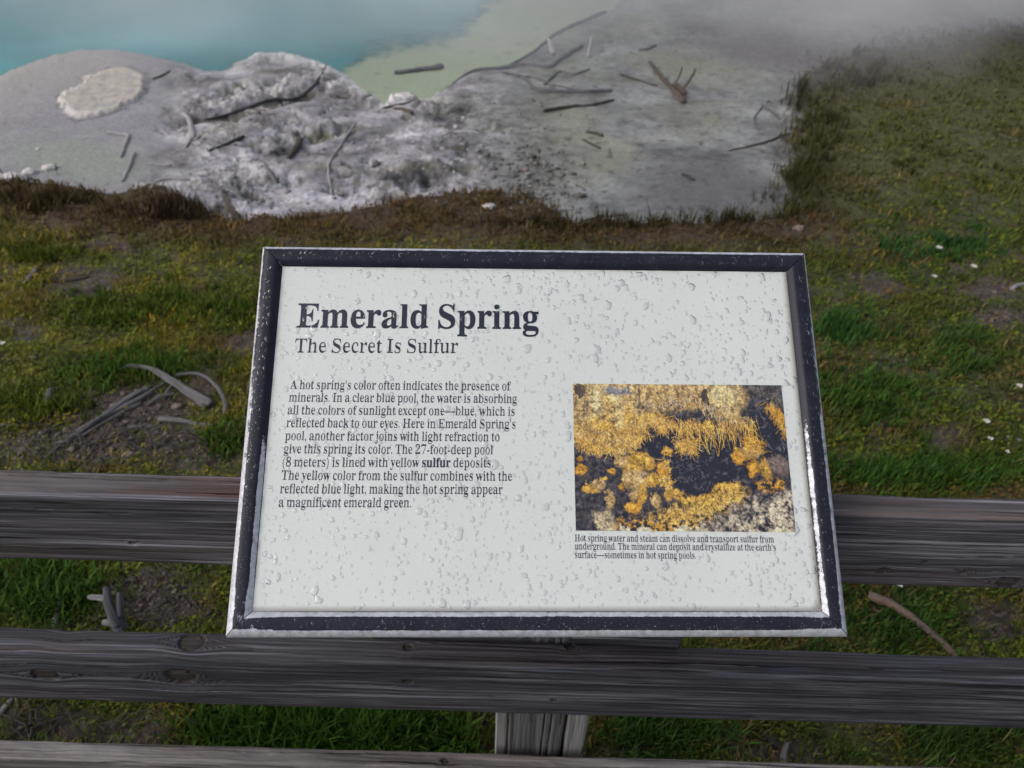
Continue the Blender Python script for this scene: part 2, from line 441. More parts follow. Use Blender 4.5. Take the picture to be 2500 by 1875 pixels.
# ------------------------------------------------------------------ water
yw = np.concatenate([np.linspace(5.0, 10, 420), np.geomspace(10.2, 60, 20)])
uw = np.linspace(-1, 1, 420)
YW, UW = np.meshgrid(yw, uw, indexing='ij')
XW = np.where(UW < 0, UW * (0.62 * YW + 1.2) * (1 + 1.2 * (YW > 12)), UW * 3.4)
_, ZW = ground(XW, YW)
turb = np.where(YW > 10, 1.0, sstep(1.02, 0.12, ZW['shallow'] + 0.10 * ZW['n2']) * sstep(-6, 3, ZW['lake']))
wm = NT("hot_spring_water")
p = wm.pos()
nz = wm.math('SUBTRACT', wm.noise(wm.vmul(p, (0.5, 0.9, 1)), 0.8, 3, 0.5), wm.math('MULTIPLY', wm.attr("steam_gap_tone"), 0.22))  # noise and blob put the steam's pale gradient into the water colour
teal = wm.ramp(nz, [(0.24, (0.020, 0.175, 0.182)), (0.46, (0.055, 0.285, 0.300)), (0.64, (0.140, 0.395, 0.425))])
rip = wm.noise(wm.vmul(p, (1, 2.2, 1)), 9, 3, 0.5)
nrm = wm.bump(rip, 0.08, 0.02)
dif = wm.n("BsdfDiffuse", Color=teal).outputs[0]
tra = wm.n("BsdfTransparent", Color=(0.93, 0.98, 0.95)).outputs[0]
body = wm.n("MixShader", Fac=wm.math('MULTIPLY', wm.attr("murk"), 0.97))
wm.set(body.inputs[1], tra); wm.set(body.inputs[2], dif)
glo = wm.n("BsdfGlossy", Roughness=0.06, Normal=nrm).outputs[0]
fre = wm.n("Fresnel", IOR=1.33, Normal=nrm).outputs[0]
fin = wm.n("MixShader", Fac=fre)
wm.set(fin.inputs[1], body.outputs[0]); wm.set(fin.inputs[2], glo)
wm.t.links.new(fin.outputs[0], wm.out.inputs[0])
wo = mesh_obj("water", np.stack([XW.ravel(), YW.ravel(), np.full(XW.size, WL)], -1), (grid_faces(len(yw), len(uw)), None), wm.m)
attr(wo, "murk", turb.ravel())
attr(wo, "steam_gap_tone", sstep(1.3, 0.1, blob(ZW["px"] + 60 * ZW["n1"], ZW["py"], 690, 110, 400, 90, -8)).ravel())  # darker teal blob, painting a gap in the steam
prop(wo, "milky turquoise water of the hot spring", None, None, "structure")

# ------------------------------------------------------------------ weathered rail fence
def wood_mat(name, dark, mid, light, warm, warm_amt=0.3, streak=1.0, ring=0.0, top_dark=0.0):
    g = NT(name)
    gc = g.attr("grain", "Vector")
    warp = g.noise(g.vmul(gc, (2.2, 16, 3)), 1.0, 3, 0.5, out="Color")
    wv = g.n("VectorMath", {"operation": 'MULTIPLY_ADD'})
    g.set(wv.inputs[0], warp); g.set(wv.inputs[1], (0.06, 0.010, 0)); g.set(wv.inputs[2], gc)
    v = wv.outputs[0]
    a = g.noise(g.vmul(v, (1.6, 75, 5)), 1.0, 5, 0.62)         # bands
    b = g.noise(g.vmul(v, (5.0, 250, 5)), 1.0, 4, 0.75)        # fibres
    z = g.noise(g.vmul(v, (3.2, 16, 5)), 1.0, 4, 0.6)          # patches
    k = g.noise(g.vmul(v, (2.4, 130, 9)), 1.0, 3, 0.55)        # checks
    l = g.noise(g.vmul(v, (2.2, 170, 3)), 1.0, 2, 0.5)         # pale raised grain
    w2 = g.noise(g.vmul(v, (1.1, 26, 7)), 1.0, 3, 0.6)         # damp zones
    base = g.ramp(g.math('ADD', g.math('MULTIPLY', a, 0.45 * streak), g.math('MULTIPLY', b, 1.0 - 0.45 * streak)),
                  [(0.40, dark), (0.50, mid), (0.61, light)])
    base = g.mix(g.math('MULTIPLY', g.rng(z, 0.36, 0.60, 0, 1, True), g.math('MULTIPLY', g.attr("warmth"), warm_amt)), base, warm)
    base = g.mix(g.math('MULTIPLY', g.rng(w2, 0.40, 0.60, 1, 0, True), 0.60), base, dark)
    if ring: base = g.mix(g.math('MULTIPLY', g.attr("ringline"), ring), base, (0.014, 0.013, 0.017))
    base = g.mix(g.math('MULTIPLY', g.attr("top_weight"), top_dark), base, dark)  # mixes top faces further toward the dark tone
    base = g.mix(g.math('MULTIPLY', g.rng(l, 0.60, 0.68, 0, 1, True), 0.75), base, light)
    chk = g.rng(k, 0.29, 0.36, 1, 0, True)
    base = g.mix(g.math('MULTIPLY', chk, 0.9), base, (0.008, 0.007, 0.008))
    base = g.mix(g.attr("split"), base, (0.006, 0.005, 0.006))
    kn = g.attr("knot")
    base = g.mix(g.math('MULTIPLY', kn, 0.92), base, g.mix(b, (0.010, 0.008, 0.007), (0.05, 0.032, 0.024)))
    base = g.mix(g.attr("bleach"), base, (0.21, 0.195, 0.195))
    h = g.math('SUBTRACT', g.math('ADD', g.math('MULTIPLY', a, 0.4), g.math('ADD', g.math('MULTIPLY', b, 0.5), g.math('MULTIPLY', l, 0.4))), g.math('MULTIPLY', chk, 0.8))
    g.bsdf(Base_Color=base, Specular_IOR_Level=0.22, Roughness=g.rng(w2, 0.3, 0.7, 0.5, 0.75), Normal=g.bump(h, 0.9, 0.005))
    return g.m

def beam(name, mat, parent, x0, x1, y0, y1, z0, z1, knots=(), axis=0, seed=0, nseg=1400, rough=1.0, worn_top=0.0, bleach=0.0, warm_top=1.0, splits=26):
    """rounded beam along x (axis 0) or z (axis 2); grain runs along it"""
    if axis == 0: L0, L1, a0, a1, b0, b1 = x0, x1, y0, y1, z0, z1
    else: L0, L1, a0, a1, b0, b1 = z0, z1, y0, y1, x0, x1
    d, hgt = a1 - a0, b1 - b0
    rad = 0.006
    # section: front (a = 0, b up), top, back, bottom
    pts = []
    def line(p, q, n, nrm):
        for t in np.linspace(0, 1, n, endpoint=False): pts.append((p[0] + (q[0] - p[0]) * t, p[1] + (q[1] - p[1]) * t, nrm))
    def arc(cx, cy, A0, n=4):
        for t in np.linspace(0, 1, n, endpoint=False):
            A = math.radians(A0 - 90 * t); pts.append((cx + rad * math.cos(A), cy + rad * math.sin(A), A))
    line((0, rad), (0, hgt - rad), 64, math.pi); arc(rad, hgt - rad, 180)
    line((rad, hgt), (d - rad, hgt), 26, math.pi / 2); arc(d - rad, hgt - rad, 90)
    line((d, hgt - rad), (d, rad), 10, 0.0); arc(d - rad, rad, 0)
    line((d - rad, 0), (rad, 0), 8, -math.pi / 2); arc(rad, rad, -90)
    S = np.array(pts); n = len(S)
    per = np.concatenate([[0], np.cumsum(np.hypot(*np.diff(S[:, :2], axis=0).T))])
    L = np.linspace(L0, L1, nseg) if axis else np.concatenate([np.linspace(L0, -1.0, 60, endpoint=False), np.linspace(-1.0, 1.05, nseg), np.linspace(1.06, L1, 60)]) if L0 < -1.5 else np.linspace(L0, L1, nseg)
    nseg = len(L)
    Lg, Pg = np.meshgrid(L, per, indexing='ij')
    A = np.tile(S[:, 0], (nseg, 1)); B = np.tile(S[:, 1], (nseg, 1)); N = np.tile(S[:, 2], (nseg, 1))
    G = Pg.copy(); kn = np.zeros_like(G)
    for kx, kp, kr in knots:
        dx = Lg - kx; dv = Pg - kp
        G = G - np.sign(dv) * kr * 1.2 * np.exp(-np.abs(dv) / (1.9 * kr)) * np.exp(-(dx / (2.6 * kr)) ** 2)
        rr = np.sqrt((dx / 1.25) ** 2 + dv ** 2) / kr
        kn = np.maximum(kn, sstep(1.0, 0.75, rr) * 0.75 + 1.0 * sstep(0.25, 0.0, np.abs(rr - 1.0)))
    disp = 0.0016 * rough * fbm(Lg * 5, G * 60 + seed, 4, 3 + seed) - 0.0030 * rough * np.maximum(0, fbm(Lg * 2.2, G * 90 + seed, 3, 13 + seed) - 0.22)
    disp = disp + 0.0020 * rough * pn(Lg * 1.7, Pg * 3 + seed, 23 + seed) - 0.0035 * kn
    spl = np.zeros_like(G)
    rs_ = np.random.default_rng(900 + seed)
    for _ in range(splits):
        p0 = rs_.uniform(0, hgt + d); xc = rs_.uniform(-1.0, 1.05) if axis == 0 else rs_.uniform(L0, L1); ln = rs_.uniform(.10, .55); wd = rs_.uniform(.0013, .0032)
        pc = p0 + 0.003 * fbm(Lg * 3.5, Lg * 0 + p0 * 90, 3, 5) + 0.012 * (Lg - xc) * rs_.normal()
        wv_ = wd * np.clip(1 - ((Lg - xc) / ln) ** 2, 0, 1) * (0.6 + 0.8 * np.abs(fbm(Lg * 14, Lg * 0 + p0 * 50, 2, 8)))
        spl = np.maximum(spl, sstep(1.0, 0.45, np.abs(G - pc) / np.maximum(wv_, 1e-5)) * (wv_ > 2e-4))
    disp = disp - 0.0028 * spl
    edge = sstep(0.010, 0.0, np.minimum(np.abs(B - hgt) + np.minimum(np.abs(A), np.abs(A - d)), 1))
    disp = disp - 0.003 * edge * rough * (0.4 + np.abs(fbm(Lg * 9, G * 20, 3, 40 + seed)))
    topm = (B > hgt - 1e-4).astype(float)
    disp = disp + worn_top * topm * (0.006 * fbm(Lg * 8, A * 40, 4, 60 + seed) - 0.005 * np.abs(fbm(Lg * 3, A * 8, 3, 61 + seed)))
    A = A + disp * np.cos(N); B = B + disp * np.sin(N)
    wob = 0.0025 * rough * pn(Lg * 1.1, np.zeros_like(Lg) + seed, 7)
    if axis == 0: V = np.stack([Lg, a0 + A, b0 + B + wob], -1)
    else: V = np.stack([b0 + B, a0 + A, Lg], -1)
    q = grid_faces(nseg, n, True)
    V = V.reshape(-1, 3)
    caps = [list(range(n)), list(range((nseg - 1) * n, nseg * n))[::-1]]
    o = mesh_obj(name, V, [tuple(f) for f in (q[:, ::-1] if axis == 0 else q)] + [tuple(k) for k in caps], mat, parent)
    attr(o, "grain", np.stack([Lg.ravel(), G.ravel(), np.full(G.size, seed * 1.37)], -1), 'FLOAT_VECTOR')
    attr(o, "knot", kn.ravel())
    attr(o, "warmth", (0.06 + 0.94 * topm * warm_top + 0.35 * (B < 0.035)).ravel()); attr(o, "top_weight", (0.25 + 0.75 * topm).ravel())
    rl = 0.5 + 0.5 * np.sin(2 * math.pi * (G / 0.0068 + 1.6 * fbm(Lg * 0.9, G * 10 + seed, 3, 81 + seed)))
    attr(o, "ringline", (sstep(0.50, 0.92, rl) * (0.12 + 0.88 * topm) * np.clip(0.9 + fbm(Lg * 1.5, G * 20, 2, 85), 0.2, 1)).ravel())
    attr(o, "split", (0.95 * spl).ravel())
    bl = bleach * np.clip(0.6 + 1.4 * fbm(Lg * 3, G * 40, 3, 71 + seed), 0, 1) * (0.35 + 0.65 * topm)
    attr(o, "bleach", np.clip(bl, 0, 1).ravel())
    return o

W_TOP = wood_mat("weathered_wood_brown", (0.016, 0.015, 0.019), (0.096, 0.095, 0.114), (0.245, 0.240, 0.270), (0.130, 0.066, 0.048), 0.9, 1.0, 0.0, 0.28)
W_MID = wood_mat("weathered_wood_grey", (0.014, 0.014, 0.020), (0.066, 0.067, 0.083), (0.155, 0.156, 0.182), (0.118, 0.078, 0.058), 0.45, 0.75, 0.85, 0.25)
W_LOW = wood_mat("weathered_wood_pale", (0.045, 0.038, 0.036), (0.150, 0.130, 0.123), (0.285, 0.260, 0.252), (0.120, 0.082, 0.064), 0.5)
W_POST = wood_mat("weathered_post_wood", (0.045, 0.043, 0.045), (0.110, 0.105, 0.108), (0.175, 0.168, 0.170), (0.10, 0.085, 0.075), 0.3)
W_PALE = wood_mat("bleached_batten_wood", (0.17, 0.165, 0.168), (0.27, 0.262, 0.265), (0.36, 0.35, 0.355), (0.2, 0.18, 0.165), 0.3)

fence = empty("rail_fence", (0.06, 0.68, 0.0), "weathered grey timber rail fence with three horizontal rails behind the sign", "fence")
r1 = beam("rail", W_TOP, fence, -2.0, 2.1, 0.600, 0.641, 0.926, 1.0565, [(0.475, 0.027, 0.004), (0.575, 0.027, 0.004), (0.52, 0.045, 0.003), (0.64, 0.008, 0.010), (-0.47, 0.035, 0.003)], 0, 1, bleach=0.35)
r1["label"] = "reddish brown top rail with split weathered upper face"
r2 = beam("rail", W_MID, fence, -2.0, 2.1, 0.600, 0.646, 0.560, 0.698, [(-0.70, 0.071, 0.015), (-0.49, 0.080, 0.017), (-0.47, 0.158, 0.014), (-0.66, 0.180, 0.010), (-0.145, 0.083, 0.006), (-0.145, 0.160, 0.005), (0.08, 0.040, 0.004), (0.10, 0.170, 0.006)], 0, 4, bleach=0.10)
r2["label"] = "dark grey middle rail with knots and ring grain on top"
r3 = beam("rail", W_LOW, fence, -2.0, 2.1, 0.600, 0.636, 0.205, 0.345, [(-0.1, 0.15, 0.005)], 0, 9, worn_top=1.0, bleach=0.5)
r3["label"] = "pale rough lower rail with torn upper edge"
beam("post", W_POST, fence, 0.013, 0.111, 0.648, 0.735, -0.25, 1.10, (), 2, 12, 400, splits=5).__setitem__("label", "thick dark grey post behind the rails")
b1 = beam("post_batten", W_PALE, fence, -0.012, 0.010, 0.650, 0.722, -0.25, 0.64, (), 2, 15, 300, 0.7, splits=2)
b2 = beam("post_batten", W_PALE, fence, 0.1145, 0.151, 0.650, 0.722, -0.25, 0.64, (), 2, 18, 300, 0.7, splits=2)
beam("cross_board", W_TOP, fence, -0.20, 0.268, 0.648, 0.686, 0.655, 0.775, (), 0, 21, 300, 0.7, splits=6)["label"] = "short brown board fixed across the post below the sign"

# ------------------------------------------------------------------ the sign
SW = 0.66
SH = SW / 1.4738
_t = np.array([-0.45497101, -0.25172576, 1.39996816]) * SW
_r1 = np.array([0.99962281, 0.00740379, 0.02644656]); _r2 = np.array([-0.00118648, 0.96292124, -0.26978007])
BASIS = np.stack([RT, DN, _F])
S0 = EYE + _t @ BASIS
SX = _r1 @ BASIS; SX /= np.linalg.norm(SX)
SY = _r2 @ BASIS; SY -= SX * (SX @ SY); SY /= np.linalg.norm(SY)
SN = np.cross(SY, SX); SN = SN if SN @ (EYE - S0) > 0 else -SN
def sp(u, v, h=0.0):
    """sign plane: u right, v down from the outer top left corner, h out of the face"""
    u = np.asarray(u, float)[..., None]; v = np.asarray(v, float)[..., None]; h = np.asarray(h, float)[..., None]
    return S0 + SX * u + SY * v + SN * h
def unsp(px, py, h=-0.001):
    d = ray(np.array([px], float), np.array([py], float))[0]
    p0 = S0 + SN * h
    k = ((p0 - EYE) @ SN) / (d @ SN)
    q = EYE + d * k - S0
    return q @ SX, q @ SY

base = sp(SW / 2, 0.30, -0.03)
sign = empty("information_sign", tuple(base), "wet framed information sign about the spring, tilted in front of the rail fence", "sign")

# panel
g = NT("sign_panel_enamel")
op = g.pos()
st = g.noise(op, 7, 4, 0.6); ft = g.noise(op, 160, 3, 0.6)
colp = g.mix(g.rng(st, 0.3, 0.7, 0, 1), (0.575, 0.600, 0.578), (0.62, 0.645, 0.62))
colp = g.mix(g.math('MULTIPLY', g.rng(ft, 0.62, 0.72, 0, 1, True), 0.10), colp, (0.42, 0.43, 0.40))
ed = g.attr("grime")
colp = g.mix(ed, colp, (0.20, 0.185, 0.15))
g.bsdf(Base_Color=colp, Roughness=g.rng(ft, 0.3, 0.7, 0.22, 0.34), Normal=g.bump(ft, 0.03, 0.001), Specular_IOR_Level=0.5)
IN = 0.0268
nu, nv = 180, 130
uu, vv = np.meshgrid(np.linspace(0.02, SW - 0.02, nu), np.linspace(0.02, SH - 0.02, nv), indexing='ij')
top = sp(uu.ravel(), vv.ravel(), -0.001)
bot = sp(np.array([0.02, SW - 0.02, SW - 0.02, 0.02]), np.array([0.02, 0.02, SH - 0.02, SH - 0.02]), -0.006)
q = grid_faces(nu, nv)
nb_ = len(top)
faces = [tuple(f) for f in q] + [(nb_, nb_ + 1, nb_ + 2, nb_ + 3)]
ed_idx = [[i * nv for i in range(nu)], [(nu - 1) * nv + j for j in range(nv)], [i * nv + nv - 1 for i in range(nu)][::-1], [j for j in range(nv)][::-1]]
for k, e in enumerate(ed_idx): faces.append(tuple(e) + (nb_ + (k + 1) % 4, nb_ + k))
pan = mesh_obj("panel", np.concatenate([top, bot]), faces, g.m, sign, smooth=False)
du = np.minimum(uu - IN, SW - IN - uu); dv = np.minimum(vv - IN, SH - IN - vv)
cr = np.hypot(np.maximum(0, 0.014 - (SW - IN - uu)), np.maximum(0, 0.014 - (SH - IN - vv)))
gr = 0.55 * sstep(0.0035, 0.0, np.minimum(du, dv)) * np.clip(0.6 + fbm(uu * 60, vv * 60, 3, 4), 0, 1) + 0.8 * sstep(0.008, 0.0145, cr)
attr(pan, "grime", np.concatenate([np.clip(gr, 0, 0.9).ravel(), np.zeros(4)]))

# frame of four mitred channels, paint worn to bright metal on the edges
g = NT("worn_painted_metal")
op = g.pos()
fn = g.noise(op, 900, 3, 0.7); fm = g.noise(op, 140, 4, 0.65); fl_ = g.noise(op, 26, 3, 0.6)
wr = g.attr("wear")
lev = g.math('ADD', wr, g.math('ADD', g.math('MULTIPLY', g.math('SUBTRACT', fn, 0.5), 0.75), g.math('MULTIPLY', g.math('SUBTRACT', fm, 0.5), 0.65)))
msk = g.rng(lev, 0.42, 0.60, 0, 1, True)
spk = g.math('MULTIPLY', g.rng(g.noise(op, 620, 2, 0.5), 0.685, 0.72, 0, 1, True), g.attr("speck"))
msk = g.math('MAXIMUM', msk, spk)
paint = g.mix(g.rng(fl_, 0.3, 0.7, 0, 1), (0.012, 0.013, 0.022), (0.020, 0.022, 0.034))
metal = g.mix(g.rng(fm, 0.3, 0.7, 0, 1), (0.34, 0.35, 0.38), (0.60, 0.61, 0.67))
colf = g.mix(msk, paint, metal)
g.bsdf(Base_Color=colf, Metallic=g.math('MULTIPLY', msk, 0.30), Specular_IOR_Level=g.rng(msk, 0, 1, 0.16, 0.5), Roughness=g.rng(msk, 0, 1, 0.34, 0.55), Normal=g.bump(g.math('ADD', g.math('MULTIPLY', fn, 0.5), fm), 0.18, 0.0012))
FRAME = g.m
PROF = [(0, -0.022), (0, -0.012), (0, -0.0035), (0.0008, -0.0012), (0.0022, 0.0006), (0.0042, 0.0024), (0.0062, 0.0038), (0.0076, 0.0046), (0.0095, 0.0051), (0.0130, 0.0053),
        (0.0170, 0.0053), (0.0190, 0.0050), (0.0205, 0.0043), (0.0222, 0.0030), (0.0240, 0.0014), (0.0254, 0.0), (0.0262, -0.0010), (0.0264, -0.0030)]
PR = np.array(PROF)
ns = 240
GAP = 0.00055
def member(kind):
    T, U = np.meshgrid(np.linspace(0, 1, ns), PR[:, 0], indexing='ij'); Hh = np.tile(PR[:, 1], (ns, 1))
    Lx = SW if kind in ('top', 'bottom') else SH
    s_ = U + GAP + T * (Lx - 2 * U - 2 * GAP)
    if kind == 'top': a, b = s_, U
    elif kind == 'bottom': a, b = SW - s_, SH - U
    elif kind == 'left': a, b = U, SH - s_
    else: a, b = SW - U, s_
    dn = b / SH                                      # 0 at the top of the sign, 1 at the bottom
    lip = sstep(0.0088, 0.0058, U)
    inner = sstep(0.0200, 0.0214, U) * sstep(0.0264, 0.0248, U)
    wn = fbm(a * 30, b * 30, 4, 5)
    if kind == 'top': wear = sstep(0.0072, 0.0045, U) * 0.85 ; sp_ = 0.25 + 0 * U
    elif kind == 'bottom': wear = np.maximum(lip * 0.88, inner * 0.95); sp_ = 0.35 + 0.5 * sstep(0.3, 0.6, a / SW)
    elif kind == 'left': wear = np.maximum(np.where(U < 0.0026, 0.72, lip * (0.18 + 0.76 * dn)), inner * 0.95 * sstep(0.42, 0.66, dn)); sp_ = 0.15 + 0.6 * sstep(0.5, 0.9, dn)
    else: wear = np.maximum(np.where(U < 0.0026, 0.72, lip * (0.18 + 0.76 * dn)), inner * 0.64 * sstep(0.30, 0.62, dn)); sp_ = 0.15 + 0.85 * sstep(0.45, 0.9, dn)
    corner = sstep(0.05, 0.0, np.hypot(np.minimum(a, SW - a), SH - b) - 0.028) * (0.5 if kind in ('bottom', 'left') else 0.4)
    wear = wear + 0.16 * wn * (wear > 0.02) + corner * 0.7 * (dn > 0.8)
    Vv = sp(a.ravel(), b.ravel(), Hh.ravel())
    o = mesh_obj("frame_rail", Vv, (grid_faces(ns, len(PR)), None), FRAME, sign)
    attr(o, "wear", np.clip(wear, 0, 1.2).ravel()); attr(o, "speck", np.clip(sp_, 0, 1).ravel())
    return o
lab = {'top': "upper frame rail, dark paint with a thin bright outer edge", 'bottom': "lower frame rail, paint worn to bare silver on both edges",
       'left': "left frame rail, inner edge flaking white towards the bottom", 'right': "right frame rail, broad silver wear down its inner edge"}
for k in ('top', 'bottom', 'left', 'right'): member(k)["label"] = lab[k]

# back plate and bracket carrying the sign on the post
g = NT("dark_bracket_metal"); g.bsdf(Base_Color=(0.02, 0.02, 0.024), Metallic=0.3, Roughness=0.5); BRK = g.m
def boxv(c8): return c8, [(0, 1, 2, 3), (7, 6, 5, 4), (0, 4, 5, 1), (1, 5, 6, 2), (2, 6, 7, 3), (3, 7, 4, 0)]
def signbox(name, u0, u1, v0, v1, h0, h1):
    c8 = [sp(a, b, h) for h in (h0, h1) for a, b in ((u0, v0), (u1, v0), (u1, v1), (u0, v1))]
    vs, fs = boxv(c8)
    return mesh_obj(name, vs, fs, BRK, sign, smooth=False)
signbox("back_plate", 0.0008, SW - 0.0008, 0.0008, SH - 0.0008, -0.0235, -0.0205)
signbox("bracket", 0.300, 0.430, 0.12, 0.30, -0.046, -0.0236)
pc = base
vs = [np.array([x, y, z]) for z in (1.02, 1.155) for x, y in ((0.008, 0.7365), (0.116, 0.7365), (0.116, 0.7425), (0.008, 0.7425))]
mesh_obj("bracket_leg", vs, boxv(vs)[1], BRK, sign, smooth=False)

